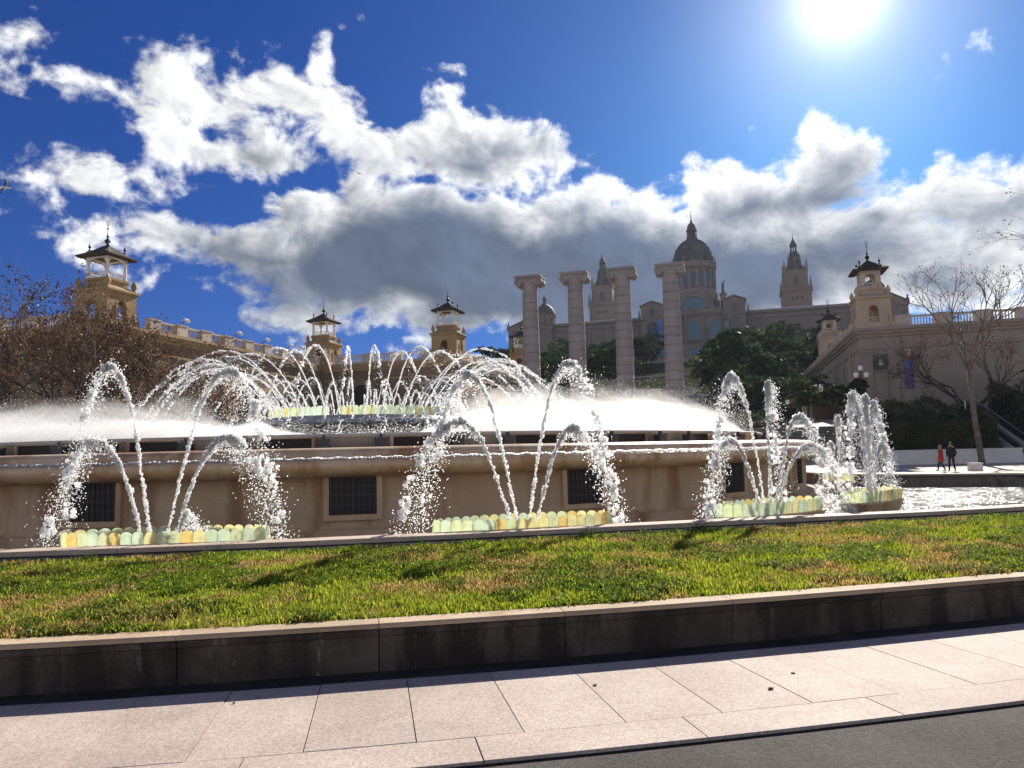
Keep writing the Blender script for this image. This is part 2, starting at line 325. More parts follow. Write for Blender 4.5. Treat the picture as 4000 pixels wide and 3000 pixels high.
M['roof'] = stone('dark roof tiles', (.045, .035, .03), (.075, .055, .045), 1.5, .8, 18, .02, .5)
M['iron'] = plain('black iron', (.02, .02, .022), .5, .7)
M['column'] = stone('pinkish grey column stone', (.29, .262, .255), (.34, .31, .30), .4, .85, 20, .005, .12, (.24, .215, .205), .35, .55, .8, .05)
M['museum'] = stone('museum stone', (.25, .195, .155), (.30, .235, .19), .12, .9, 4, .05, .2, (.2, .15, .115), .1, .5, .75, .05, True)
M['museumdark'] = stone('museum dome lead', (.11, .1, .095), (.155, .14, .13), .2, .7, 4, .05, .3, (.09, .08, .08), .15, .5, .75, 0, True)
M['glass'] = mat('blue museum glass', lambda t, o: bsdf(t, o, t.mix(t.noise(pos(t), .4, 2), (.045, .14, .21, 1), (.07, .19, .26, 1)), .15, spec=.6))
M['darkglass'] = mat('dark window glass', lambda t, o: bsdf(t, o, t.mix(t.noise(pos(t), .4, 2), (.02, .022, .03, 1), (.04, .05, .065, 1)), .15, spec=.6))
M['hill'] = stone('hillside earth', (.04, .045, .022), (.065, .06, .035), .08, 1.0, 2, .1, .4, (.03, .036, .016), .05, spec=0.0)
M['terrace'] = stone('grey terrace stone', (.3, .28, .27), (.37, .35, .33), .3, .6, 8, .01, .15, (.2, .19, .18), .25, .52, .75, .04, True, spec=.4)
M['bronze'] = stone('greenish relief stone', (.085, .1, .105), (.13, .145, .15), .8, .8, 12, .01, .3)
M['bark'] = stone('mottled bark', (.13, .1, .075), (.24, .2, .155), 3.0, .9, 20, .02, .3)
M['barkdark'] = stone('dark bark', (.05, .038, .028), (.08, .06, .045), 3.0, .9, 20, .02, .3)
M['evergreen'] = leafmat('evergreen leaves', [(.022, .045, .018), (.045, .08, .025), (.07, .085, .025)], .35, .05)
M['pine'] = leafmat('dark pine needles', [(.016, .032, .016), (.03, .055, .022), (.045, .06, .02)], .3, .06)
M['hedge'] = leafmat('hedge leaves', [(.03, .055, .02), (.06, .09, .03), (.1, .095, .045)], .4, .35)
M['brownleaf'] = leafmat('dry brown leaves', [(.075, .032, .018), (.135, .066, .036), (.045, .027, .018)], .4, .5)
M['grass'] = leafmat('lawn grass', [(.19, .26, .02), (.38, .41, .04), (.42, .29, .10)], .6, 1.3, gloss=.015)
M['clover'] = leafmat('dark clover', [(.045, .13, .018), (.12, .23, .025)], .55, .9, gloss=.01)
def spray(t, out):
    d = t.node('ShaderNodeBsdfDiffuse'); d.inputs[0].default_value = (.95, .96, .97, 1)
    tr = t.node('ShaderNodeBsdfTranslucent'); tr.inputs[0].default_value = (.98, .99, 1, 1)
    g = t.node('ShaderNodeBsdfGlossy'); g.inputs[0].default_value = (1, 1, 1, 1); g.inputs['Roughness'].default_value = .2
    tp = t.node('ShaderNodeBsdfTransparent')
    a = t.node('ShaderNodeMixShader'); a.inputs[0].default_value = .88; t.l.new(d.outputs[0], a.inputs[1]); t.l.new(tr.outputs[0], a.inputs[2])
    b = t.node('ShaderNodeMixShader'); b.inputs[0].default_value = .12; t.l.new(a.outputs[0], b.inputs[1]); t.l.new(g.outputs[0], b.inputs[2])
    c = t.node('ShaderNodeMixShader'); c.inputs[0].default_value = .35; t.l.new(b.outputs[0], c.inputs[1]); t.l.new(tp.outputs[0], c.inputs[2])
    t.l.new(c.outputs[0], out.inputs[0])
M['spray'] = mat('white water', spray)
def pool(t, out):
    p = pos(t)
    h = t.m('ADD', t.noise(p, 2.4, 3, .5, .6), t.m('MULTIPLY', t.noise(p, 8.0, 2, .5), .1))
    b = t.node('ShaderNodeBsdfPrincipled'); b.inputs['Base Color'].default_value = (.16, .16, .14, 1); b.inputs['Roughness'].default_value = .085
    b.inputs['IOR'].default_value = 1.33; b.inputs['Specular IOR Level'].default_value = .6
    bn = t.node('ShaderNodeBump'); bn.inputs['Strength'].default_value = 1.0; bn.inputs['Distance'].default_value = .3; t.put(bn.inputs['Height'], h); t.l.new(bn.outputs[0], b.inputs['Normal'])
    t.l.new(b.outputs[0], out.inputs[0])
M['pool'] = mat('rippled pool water', pool)
def panelmat(name, c):
    def fn(t, out):
        p = pos(t); f = t.ss(t.noise(p, 9, 4, .6), .45, .7)
        cc = t.mix(t.m('MULTIPLY', f, .45), c, tuple(x*.7 for x in c))
        d = t.node('ShaderNodeBsdfPrincipled'); t.put(d.inputs['Base Color'], cc); d.inputs['Roughness'].default_value = .35
        tr = t.node('ShaderNodeBsdfTranslucent'); t.put(tr.inputs[0], cc)
        a = t.node('ShaderNodeMixShader'); a.inputs[0].default_value = .66; t.l.new(d.outputs[0], a.inputs[1]); t.l.new(tr.outputs[0], a.inputs[2])
        t.l.new(a.outputs[0], out.inputs[0])
    return mat(name, fn)
M['panel_a'] = panelmat('pale green glass', (.80, .85, .66)); M['panel_b'] = panelmat('pale yellow glass', (.88, .86, .60)); M['panel_c'] = panelmat('amber yellow glass', (.86, .76, .44)); M['panel_d'] = panelmat('milky green glass', (.78, .86, .74))

# ------------------------------------------------------------------ ground, road, near pavement, low wall
def sheet(name, x0, x1, y0, y1, z, m_, n=1):
    b = MB(); b.add([(x0, y0, z), (x1, y0, z), (x1, y1, z), (x0, y1, z)], [(0, 1, 2, 3)]); return tag(b.build(name, m_), kind='structure')
sheet('ground', -600, 600, -150, 900, -.06, M['paving'])
sheet('plaza', -120, 120, 19.0, 96, -.004, M['paving'])
_x = np.linspace(-16, 20, 3000); _y = 6.39 + .2*_x + .0098*_x**2
_s = np.concatenate([[0], np.cumsum(np.hypot(np.diff(_x), np.diff(_y)))])
def WC(s, off, z=0.0):      # along the foot of the low wall; off > 0 is away from the road
    x = np.interp(s, _s, _x); k = .2 + .0196*x; q = math.hypot(1, k)
    return Vector((x - k/q*off, 6.39 + .2*x + .0098*x*x + off/q, z))
SL = _s[-1]
def piece(curve, s0, s1, o0, o1, z0, z1, n=3, gap=.003, cut=.012):
    """block that follows a curve, with its upper edges cut back"""
    b = MB(); vs = []; fs = []
    for i in range(n+1):
        s = s0 + gap + (s1 - s0 - 2*gap)*i/n
        vs += [curve(s, o0, z0), curve(s, o0, z1-cut), curve(s, o0+cut, z1), curve(s, o1-cut, z1), curve(s, o1, z1-cut), curve(s, o1, z0)]
    for i in range(n):
        for j in range(5): fs.append((i*6+j, (i+1)*6+j, (i+1)*6+j+1, i*6+j+1))
    fs.append(tuple(range(6))); fs.append(tuple(n*6+j for j in range(5, -1, -1)))
    return b.add(vs, fs)
def strip(name, curve, s0, s1, o0, o1, z, m_, n=120):
    b = MB(); vs = []
    for i in range(n+1):
        s = s0 + (s1-s0)*i/n; vs += [curve(s, o0, z), curve(s, o1, z)]
    b.add(vs, [(2*i, 2*i+2, 2*i+3, 2*i+1) for i in range(n)]); return b.build(name, m_)
# asphalt up to the kerb
b = MB(); pts = [WC(i*SL/100, -1.985, -.022) for i in range(101)]
vs = [tuple(p) for p in pts] + [(p.x, -5.0, -.022) for p in pts]  # ends just behind the camera so unseen pale paving bounces light forward
b.add(vs, [(i, 101+i, 102+i, i+1) for i in range(100)]); tag(b.build('road', M['asphalt']), kind='structure')
pav = tag(strip('pavement', WC, 0, SL, -2.0, .1, -.016, M['gutter']), kind='structure')  # shows as a strip of painted shade and dirt at the wall, and in joints
s = 14.55 - .62*22; i = 0
while s < SL - .7:
    if s > 0: piece(WC, s, s+.62, -1.615, -.3, -.05, random.uniform(-.0015, .0015), 1, .0035, .004).build('paving_slab', M['slab'], pav)
    s += .62
s = 14.24 - 1.26*11
while s < SL - 1.3:
    if s > 0: piece(WC, s, s+1.26, -1.985, -1.618, -.08, random.uniform(.0, .003), 2, .004, .006).build('kerb_stone', M['slab'], pav)
    s += 1.26
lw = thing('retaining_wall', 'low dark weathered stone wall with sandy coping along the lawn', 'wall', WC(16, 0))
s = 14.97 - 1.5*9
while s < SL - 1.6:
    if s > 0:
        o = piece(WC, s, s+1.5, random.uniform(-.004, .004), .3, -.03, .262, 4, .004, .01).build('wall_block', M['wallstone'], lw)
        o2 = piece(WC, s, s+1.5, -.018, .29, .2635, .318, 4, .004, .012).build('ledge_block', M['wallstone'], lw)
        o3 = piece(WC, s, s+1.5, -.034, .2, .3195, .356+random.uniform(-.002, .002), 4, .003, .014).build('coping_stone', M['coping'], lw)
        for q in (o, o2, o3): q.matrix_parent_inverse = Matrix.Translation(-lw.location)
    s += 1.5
# small litter on the pavement: leaf and stone chips
for k, (u, o_, r_) in enumerate(((16.45, -.85, .016), (17.55, -1.28, .02), (17.9, -1.0, .019), (20.6, -1.1, .014), (14.0, -.6, .012))):
    c = WC(u, o_, 0); b = MB(); a = k*1.3
    b.prism([(c.x+r_*math.cos(a+t)*f, c.y+r_*math.sin(a+t)*f*.7) for t, f in ((0, 1), (1.2, .8), (2.4, 1.1), (3.6, .7), (5, 1))], .002, .009+.004*(k % 2))
    tag(b.build('stone_chip', M['bark']), 'small grey stone chip lying on the pale pavement slabs', 'stone', 'stone chips on the pavement')

# ------------------------------------------------------------------ fountain basin outline
_bp = [(-22, 12.5), (-14.5, 10.6), (-10, 10.2), (-6.8, 10.3), (-3.25, 10.75), (-.05, 11.4), (3.5, 12.3), (8.6, 13.5), (13.5, 15.4), (18.5, 18.4), (22.3, 22), (22.6, 25), (20.4, 27.3), (16.8, 29.3), (14.0, 31.5), (13.0, 37), (9, 44), (2, 49), (-6, 50.5), (-16, 48), (-24, 41), (-27, 30), (-26, 19)]
def catmull(P, n=14):
    out = []; k = len(P)
    for i in range(k):
        p0, p1, p2, p3 = (np.array(P[(i+j-1) % k], float) for j in range(4))
        for q in range(n):
            t = q/n; out.append(.5*((2*p1)+(-p0+p2)*t+(2*p0-5*p1+4*p2-p3)*t*t+(-p0+3*p1-3*p2+p3)*t**3))
    return np.array(out)
BC_ = catmull(_bp); BC_ = np.vstack([BC_, BC_[:1]])
_bs = np.concatenate([[0], np.cumsum(np.hypot(*np.diff(BC_, axis=0).T))]); BL = _bs[-1]
def BCv(s, off, z=0.0):     # along the basin rim; off > 0 is towards the water
    s = s % BL
    p = np.array([np.interp(s, _bs, BC_[:, 0]), np.interp(s, _bs, BC_[:, 1])])
    e = .25; a = np.array([np.interp((s+e) % BL, _bs, BC_[:, 0]), np.interp((s+e) % BL, _bs, BC_[:, 1])]); c = np.array([np.interp((s-e) % BL, _bs, BC_[:, 0]), np.interp((s-e) % BL, _bs, BC_[:, 1])])
    t = (a-c)/np.linalg.norm(a-c)
    return Vector((p[0]-t[1]*off, p[1]+t[0]*off, z))
_fr = BC_[:14*10]; 
def by(x): return float(np.interp(x, _fr[:, 0], _fr[:, 1]))
fb = thing('fountain_basin', 'wide stone rim of the fountain pool with beige coping', 'basin', BCv(20, 0))
bi = Matrix.Translation(-fb.location)
nb = 110
for i in range(nb):
    s0, s1 = BL*i/nb, BL*(i+1)/nb
    o = piece(BCv, s0, s1, 0, .44, .455, .52+random.uniform(-.003, .003), 3, .003, .012).build('coping_stone', M['rimstone'], fb); o.matrix_parent_inverse = bi
    o = piece(BCv, s0+.4, s1+.4, -.15, .03, .2, .435+random.uniform(-.004, .004), 3, .003, .03).build('kerb_stone', M['rimkerb'], fb); o.matrix_parent_inverse = bi
b = MB(); vs = []; n = 300
for i in range(n):
    s = BL*i/n; vs += [tuple(BCv(s, .06, .0)), tuple(BCv(s, .06, .4545)), tuple(BCv(s, .36, .4545)), tuple(BCv(s, .36, .0))]
b.add(vs, [(i*4+j, ((i+1) % n)*4+j, ((i+1) % n)*4+j+1, i*4+j+1) for i in range(n) for j in range(3)])
o = b.build('basin_wall', M['rimkerb'], fb, True); o.matrix_parent_inverse = bi
b = MB(); b.add([tuple(BCv(BL*i/200, .2, .05)) for i in range(200)], [tuple(range(200))]); tag(b.build('pool_water', M['pool']), kind='structure')

# ------------------------------------------------------------------ lawn
def lawn_z(x, t): return .338 + .05*t + .02*math.sin(x*.9+t*3)*t*(1-t) + .03*t*(1-t)
b = MB(); nx, ny = 120, 14; vs = []
for i in range(nx+1):
    x = -15 + 34*i/nx; y0 = 6.39 + .2*x + .0098*x*x + .2; y1 = by(x) - .06
    for j in range(ny+1):
        t = j/ny; vs.append((x, y0 + (y1-y0)*t, lawn_z(x, t)))
b.add(vs, [(i*(ny+1)+j, (i+1)*(ny+1)+j, (i+1)*(ny+1)+j+1, i*(ny+1)+j+1) for i in range(nx) for j in range(ny)])
tag(b.build('lawn', M['soil'], None, True), kind='structure')
def vnoise(x, y, seed):     # smooth value noise
    g = np.random.default_rng(seed).random((64, 64)); xi = np.floor(x).astype(int); yi = np.floor(y).astype(int); fx = x-xi; fy = y-yi
    fx = fx*fx*(3-2*fx); fy = fy*fy*(3-2*fy)
    G = lambda a, c: g[a % 64, c % 64]
    return (G(xi, yi)*(1-fx)+G(xi+1, yi)*fx)*(1-fy)+(G(xi, yi+1)*(1-fx)+G(xi+1, yi+1)*fx)*fy
def lawn_points(N):
    t = rng.random(N*4); x = rng.uniform(-14.5, 18.5, N*4)
    y0 = 6.39 + .2*x + .0098*x*x + .205; y1 = np.interp(x, _fr[:, 0], _fr[:, 1]) - .145
    y = y0 + (y1-y0)*t
    keep = (np.abs(x) < .72*y+3.2) & (rng.random(N*4) < (6.2/y)**1.1)
    x, y, t = x[keep][:N], y[keep][:N], t[keep][:N]
    z = .338 + .05*t + .02*np.sin(x*.9+t*3)*t*(1-t) + .03*t*(1-t)
    return x, y, z
def blades(N, wid, hgt, flat, sel):
    x, y, z = lawn_points(N)
    n1 = vnoise(x*3+40, y*3+40, 3); n2 = vnoise(x*11, y*11, 5); n3 = vnoise(x*1.1+9, y*1.1, 8)
    if sel is not None:
        k = sel(n1, n3); x, y, z, n1, n2, n3 = (a[k] for a in (x, y, z, n1, n2, n3))
    n = len(x); yaw = rng.uniform(0, 2*math.pi, n)
    h = hgt*(.35+.5*n1+.75*n2)*rng.uniform(.5, 1.25, n)
    dx, dy = np.cos(yaw), np.sin(yaw); wv = wid*rng.uniform(.6, 1.4, n)
    P = np.stack([x, y, z-.006], 1); T = np.stack([-dy*wv, dx*wv, np.zeros(n)], 1)
    if flat:
        ln = wv*2.2; up = np.stack([dx*ln, dy*ln, rng.uniform(-.4, .6, n)*ln], 1); P = P + np.stack([np.zeros(n), np.zeros(n), h], 1)
        V = np.stack([P-T*.5-up*.5, P+T-up*.1, P+T*.5+up*.5, P-T+up*.1], 1)
    else:
        ln = rng.uniform(.3, 1.0, n)*h; up = np.stack([dx*ln, dy*ln, h], 1)
        V = np.stack([P-T, P+T, P+T*.35+up, P-T*.35+up], 1)
    F = np.arange(n*4).reshape(n, 4)
    return V, F
V, F = blades(250000, .007, .055, False, None)
tag(link('grass', np_mesh('grass', V, F, M['grass'])), 'short yellow green lawn grass between the low wall and the basin', 'grass', kind='stuff')
V, F = blades(270000, .011, .05, True, lambda a, c: (a*.6+c*.6) > .55)
tag(link('clover', np_mesh('clover', V, F, M['clover'])), 'darker green clover growing in patches through the lawn', 'clover', kind='stuff')
# weeds against the kerb of the basin
def weed(n, h, spread):
    b = MB()
    for i in range(n):
        a = random.uniform(0, 6.28); l = h*random.uniform(.5, 1.1); o = random.uniform(0, spread); px, py = o*math.cos(a*2.3), o*math.sin(a*2.3)*.5
        tip = (px+math.cos(a)*l*.5, py+math.sin(a)*l*.5, l); w_ = .008; 
        b.add([(px-w_*math.sin(a), py+w_*math.cos(a), 0), (px+w_*math.sin(a), py-w_*math.cos(a), 0), tip], [(0, 1, 2)])
        for q in range(2):
            t = random.uniform(.4, 1); c = [px+(tip[0]-px)*t, py+(tip[1]-py)*t, tip[2]*t]; r_ = .014
            b.add([(c[0]-r_, c[1], c[2]), (c[0], c[1]-r_, c[2]+.006), (c[0]+r_, c[1], c[2]+.004), (c[0], c[1]+r_, c[2]-.004)], [(0, 1, 2, 3)])
    return b
wm = [weed(26, .13, .14).build('w', M['clover']).data for _ in range(3)]
for o in [o for o in col.objects if o.name.startswith('w') and o.data in wm]: bpy.data.objects.remove(o)
for k, x in enumerate((-5.6, -2.2, -1.3, 1.1, 1.9, 2.35, 2.8, 5.2, 5.9, 8.0, -7.4, 3.3)):
    o = link('weed', wm[k % 3], None, (x, by(x)-.2+random.uniform(-.05, 0), lawn_z(x, .97))); o.rotation_euler = (0, 0, k); sca = random.uniform(.6, 1.3); o.scale = (sca*1.3, sca, sca)
    tag(o, 'leafy weed clump growing against the kerb of the basin', 'weed', 'weeds along the basin kerb')

# ------------------------------------------------------------------ round fountain: drum, lip, upper wall, centre bowl
dr = thing('fountain_drum', 'huge round ochre fountain drum with overhanging stained lip', 'fountain', FC)
PH0 = -math.pi/2
MB().lathe([(15.6, 0), (16.6, 0), (16.6, .2), (16.5, .22), (16.5, .34), (16.38, .36), (16.25, .42), (16.25, 1.31)], 200).build('wall', M['fstone'], dr, True)
MB().lathe([(16.2, 1.30), (16.3, 1.305), (16.55, 1.34), (16.72, 1.41), (16.79, 1.5), (16.78, 1.58), (16.7, 1.635), (16.62, 1.65), (16.6, 1.66), (16.6, 1.72), (16.56, 1.785), (16.47, 1.83), (16.32, 1.845), (14.0, 1.84)], 200).build('lip', M['flip'], dr, True)
MB().lathe([(14.72, 1.80), (14.95, 1.80), (14.95, 2.06), (15.0, 2.07), (15.0, 2.135), (14.96, 2.145), (14.72, 2.145), (14.72, 1.82)], 200).build('upper_wall', M['fwhite'], dr, True)
MB().lathe([(14.72, 2.0), (.01, 2.0)], 96).build('upper_water', M['pool'], dr)
def rad(phi, r, z=0.0): return Matrix.Translation((r*math.sin(R(phi)), -r*math.cos(R(phi)), z)) @ Matrix.Rotation(R(phi), 4, 'Z')
b = MB(); b.box(-.44, .44, -.055, .02, .62, 1.30); gm = b
win_me = None
def shared(b, name, m_):
    me = bpy.data.meshes.new(name); me.from_pydata(b.v, [], b.f); me.materials.append(m_); me.update(); return me
g1 = MB().box(-.43, .43, -.03, .05, .62, 1.32)
g2 = MB(); g2.box(-.53, -.43, -.06, .05, .52, 1.325); g2.box(.43, .53, -.06, .05, .52, 1.325); g2.box(-.43, .43, -.06, .05, .52, .62)
g3 = MB()
for i in range(9): g3.box(-.4+i*.1-.008, -.4+i*.1+.008, -.046, -.034, .625, 1.315)
for z in (.8, .97, 1.14): g3.box(-.428, .428, -.0475, -.0365, z-.008, z+.008)
g3.box(-.012, .012, -.055, -.033, .625, 1.315)
me1, me2, me3 = shared(g1, 'grille_panel', M['grille']), shared(g2, 'window_frame', M['fstone']), shared(g3, 'grille_bars', M['metal'])
for k in range(-4, 6):
    phi = -5.6 + 16.36*k
    o = link('window_grille', me1, dr); o.matrix_local = rad(phi, 16.26)
    f = link('frame', me2, o); link('bars', me3, o)
s1 = MB().box(-.5, .5, -.03, .03, 1.86, 2.055)
s2 = MB(); s2.box(-.56, -.5, -.07, .02, 1.842, 2.062); s2.box(.5, .56, -.07, .02, 1.842, 2.062); s2.box(-.5, .5, -.07, .02, 2.056, 2.066); s2.box(-.5, .5, -.05, .02, 1.842, 1.86)
ms1, ms2 = shared(s1, 'slot', M['grille']), shared(s2, 'slot_frame', M['flip'])
l1 = MB(); l1.box(-.12, .12, -.1, .1, 1.842, 2.0); l1.box(-.135, .135, -.115, .115, 2.0, 2.025)
for i in range(5): l1.box(-.125+i*.055, -.1+i*.055, -.11, -.09, 2.025, 2.045)
l1.box(-.03, .03, -.03, .03, 2.025, 2.11)
ml = shared(l1, 'floodlight', M['metal'])
for k in range(-8, 14):
    phi = -4.2 + 9.93*k
    if abs(phi) > 100: continue
    o = link('slot', ms1, dr); o.matrix_local = rad(phi, 14.96); link('frame', ms2, o)
    for d in (-2.9, 2.9):
        o = link('floodlight', ml, None); o.matrix_world = Matrix.Translation(FC) @ rad(phi+d, 15.25)
        tag(o, 'small dark floodlight box standing on the fountain deck beside a slot', 'floodlight', 'floodlights round the fountain deck')
# centre bowl
cb = thing('centre_bowl', 'grey raised bowl in the middle of the fountain ringed by glass scallops', 'fountain bowl', FC + Vector((0, 0, 2.0)))
ofs = Matrix.Translation((0, 0, -2.0))
def inbowl(o): o.matrix_parent_inverse = ofs; return o
inbowl(MB().lathe([(3.6, 1.95), (4.3, 2.0), (4.6, 2.4), (5.2, 2.72), (5.35, 2.8), (5.35, 2.9), (5.28, 2.93), (4.2, 2.95), (3.75, 2.98), (3.7, 3.14), (3.5, 3.16), (.02, 3.16)], 120).build('bowl', M['fgrey'], cb, True))
# scalloped glass panels
def panel(wd, ht, th, mt, bow=.02):
    n = 7; pts = [(-wd/2, 0)] + [(-wd/2*math.cos(math.pi*i/n), ht-wd*.42+wd*.42*math.sin(math.pi*i/n)) for i in range(n+1)] + [(wd/2, 0)]
    return shared(MB().slab(pts, -th/2, th/2), 'glass_panel', mt)
PM = [panel(.205, .33, .012, M[k]) for k in ('panel_a', 'panel_b', 'panel_c', 'panel_d')]
PB = [panel(.172, .245, .012, M[k]) for k in ('panel_a', 'panel_b', 'panel_c', 'panel_d')]
n = 100
for i in range(n):
    if i in (4, 5, 61): continue
    kx = random.choices((0, 1, 2, 3), (5, 2, 1, 4))[0]
    o = link('glass_panel', PM[kx], cb); o.matrix_parent_inverse = ofs; phi = 360*i/n - 20
    o.matrix_basis = rad(phi, 3.42, 3.165) @ Matrix.Rotation(R(random.uniform(-4, 3)), 4, 'X') @ Matrix.Rotation(R(random.uniform(-4, 4)), 4, 'Z')
# ------------------------------------------------------------------ oval jet bowls in the pool
def oval_bowl(x, y, a, bb, ang, z0, ped, label):
    t = thing('jet_bowl', label, 'fountain bowl', (x, y, .05), R(ang), 'oval jet bowls in the pool')
    prof = [(.62, 0), (.8, .02), (.86, ped*.5), (.98, ped), (1.06, z0-.09), (1.1, z0-.075), (1.1, z0-.055), (1.04, z0-.04), (.2, z0-.05)]
    b = MB(); k = 56; vs = []
    for i in range(k):
        A_ = 2*math.pi*i/k
        vs += [((a*r + (r-1)*.0)*math.cos(A_), (bb*r)*math.sin(A_), z) for r, z in prof]
    q = len(prof); b.add(vs, [(i*q+j, ((i+1) % k)*q+j, ((i+1) % k)*q+j+1, i*q+j+1) for i in range(k) for j in range(q-1)])
    b.build('bowl', M['fstone'], t, True)
    # panels stand on the oval edge at equal steps
    A_ = np.linspace(0, 2*math.pi, 721); ex, ey = a*np.cos(A_), bb*np.sin(A_); L = np.concatenate([[0], np.cumsum(np.hypot(np.diff(ex), np.diff(ey)))])
    m_ = int(L[-1]/.165)
    for i in range(m_):
        aa = np.interp(L[-1]*i/m_, L, A_); px, py = a*math.cos(aa), bb*math.sin(aa); tz = math.atan2(bb*math.cos(aa), -a*math.sin(aa))
        kx = random.choices((0, 1, 2, 3), (5, 4, 1.3, 4))[0]
        o = link('glass_panel', PB[kx], t, (px, py, z0-.05))
        o.rotation_euler = (R(random.uniform(-5, 5)), R(random.uniform(-2, 2)), tz + R(random.uniform(-5, 5)))
    return t
BOWLS = []
for (phi, r, a, bb, lab) in ((2.6, 18.75, 1.48, .46, 'oval bowl with tall crossing jets in front of the bare plane trees'),
                             (19.0, 18.9, 1.48, .46, 'oval bowl whose jets stand between two dark drum windows'),
                             (34.6, 19.0, 1.45, .46, 'oval bowl beside the curved right hand end of the ochre drum'),
                             (47.3, 19.0, 1.35, .46, 'oval bowl standing in glittering open water on its own plinth'),
                             (82.0, 17.75, 1.2, .42, 'far oval bowl behind the drum towards the stairs')):
    p = ph(phi, r); BOWLS.append((oval_bowl(p.x, p.y, a, bb, phi, .44, .2, lab), phi, r))

# ------------------------------------------------------------------ exhibition palaces either side of the avenue
def at_parent(o, par): o.matrix_parent_inverse = par.matrix_world.inverted(); return o
def finial(b, x, y, z, s=1.0, top=True):
    b.lathe([(.16*s, z), (.16*s, z+.12*s), (.06*s, z+.18*s), (.05*s, z+.3*s), (.17*s, z+.42*s), (.17*s, z+.5*s), (.06*s, z+.62*s), (.09*s, z+.68*s), (.03*s, z+.76*s), (.01, z+1.0*s)], 8, x, y)
def make_tower(name, kiosk):
    t = thing(name, 'x', 'tower')
    hb = 1.72; PS = M['palacer'] if kiosk else M['palace']
    b = MB()
    for k in range(4):
        b.M = Matrix.Rotation(k*math.pi/2, 4, 'Z')
        b.archwall(-hb, hb-.45, 0, 2.45, -.0, .98, 1.35, -hb, -hb+.45, 9)
        b.box(-.75, -.5, -hb-.07, -hb, 0, 1.4); b.box(.5, .75, -hb-.07, -hb, 0, 1.4)
        b.slab([(-hb-.35, -.6), (-hb, -.6), (-hb, .9)], -hb, -hb+.3)
    b.M = None; b.box(-hb-.2, hb+.2, -hb-.2, hb+.2, -.9, 0)
    b.build('body', PS, t)
    b = MB(); b.box(-1.8, 1.8, -1.8, 1.8, 2.45, 2.58); b.box(-1.95, 1.95, -1.95, 1.95, 2.58, 2.74); b.box(-1.88, 1.88, -1.88, 1.88, 2.74, 3.1, .5, .5)
    b.build('cornice', PS, t)
    b = MB(); b.box(-1.18, 1.18, -1.18, 1.18, 3.0, 3.62); b.box(-1.26, 1.26, -1.26, 1.26, 3.62, 3.82)
    for k in range(4):
        b.M = Matrix.Rotation(k*math.pi/2, 4, 'Z')
        for i in range(9): b.box(-1.2+i*.28, -1.08+i*.28, -1.31, -1.262, 3.5, 3.64)
    b.build('plinth', PS, t)
    for sx in (-1, 1):
        for sy in (-1, 1):
            b = MB(); b.lathe([(.2, 2.74), (.2, 2.95), (.1, 3.0), (.24, 3.2), (.26, 3.4), (.17, 3.65), (.06, 3.85), (.02, 3.92)], 8, sx*1.55, sy*1.55); b.build('urn', PS, t, True)
    b = MB()
    for k in range(4):
        b.M = Matrix.Rotation(k*math.pi/2, 4, 'Z')
        b.box(-1.0, 1.0, -1.12, -1.0, 3.822, 3.9); b.box(-1.0, 1.0, -1.13, -.99, 4.28, 4.36)
        for i in range(8): b.lathe([(.035, 3.9), (.06, 4.02), (.03, 4.15), (.035, 4.28)], 6, -.84+i*.24, -1.06)
        b.box(-.47, .47, -hb+.02, -hb+.12, .5, .58)
        for i in range(5): b.lathe([(.03, 0), (.055, .18), (.03, .38), (.035, .5)], 6, -.36+i*.18, -hb+.08)
    b.build('balustrade', M['white'] if not kiosk else M['balus'], t)['kind'] = 'stuff'
    if kiosk:
        b = MB()
        for k in range(4):
            b.M = Matrix.Rotation(k*math.pi/2, 4, 'Z'); b.archwall(-1.02, .72, 4.361, 5.7, -.0, 1.05, 4.95, -1.02, -.72, 8, .45)
        b.build('arcade', M['balus'], t)
    else:
        for sx in (-1, 1):
            for sy in (-1, 1):
                b = MB(); x, y = sx*1.02, sy*1.02
                b.box(x-.17, x+.17, y-.17, y+.17, 3.822, 4.0)
                b.lathe([(.13, 4.0), (.14, 4.3), (.115, 5.05), (.15, 5.1), (.12, 5.14), (.2, 5.28), (.2, 5.34)], 10, x, y); b.box(x-.2, x+.2, y-.2, y+.2, 5.34, 5.4)
                b.build('column', M['white'], t, False)
        b = MB()
        for k in range(4):
            b.M = Matrix.Rotation(k*math.pi/2, 4, 'Z'); b.archwall(-1.16, .94, 5.401, 5.72, 0, 1.75, 5.402, -1.16, -.94, 8, .22)
        b.build('lintel', M['white'], t)
    b = MB(); q = math.sqrt(2)
    b.lathe([(1.72*q, 5.725), (1.76*q, 5.73), (1.78*q, 5.84), (1.2*q, 6.16), (.75*q, 6.46), (.38*q, 6.78), (.2*q, 6.92), (.01, 6.94)], 4, 0, 0, math.pi/4)
    for k in range(4):
        b.M = Matrix.Rotation(k*math.pi/2, 4, 'Z')
        for i in range(9): b.box(-1.6+i*.4-.05, -1.6+i*.4+.05, -1.7, -1.3, 5.64, 5.724)
    rf = b.build('roof', M['roof'], t)
    for sx in (-1, 1):
        for sy in (-1, 1):
            b = MB(); b.box(sx*.98-.16, sx*.98+.16, sy*.98-.16, sy*.98+.16, 6.0, 6.3); b.build('finial_base', M['balus'], rf)
            b = MB(); finial(b, sx*.98, sy*.98, 6.3, .8); b.build('corner_finial', M['iron'], rf, True)
    b = MB(); b.lathe([(.2, 6.9), (.14, 7.02), (.07, 7.1), (.24, 7.3), (.26, 7.4), (.1, 7.56), (.06, 7.7), (.13, 7.8), (.04, 7.92), (.025, 8.4), (.08, 8.46), (.025, 8.52), (.022, 9.15)], 10)
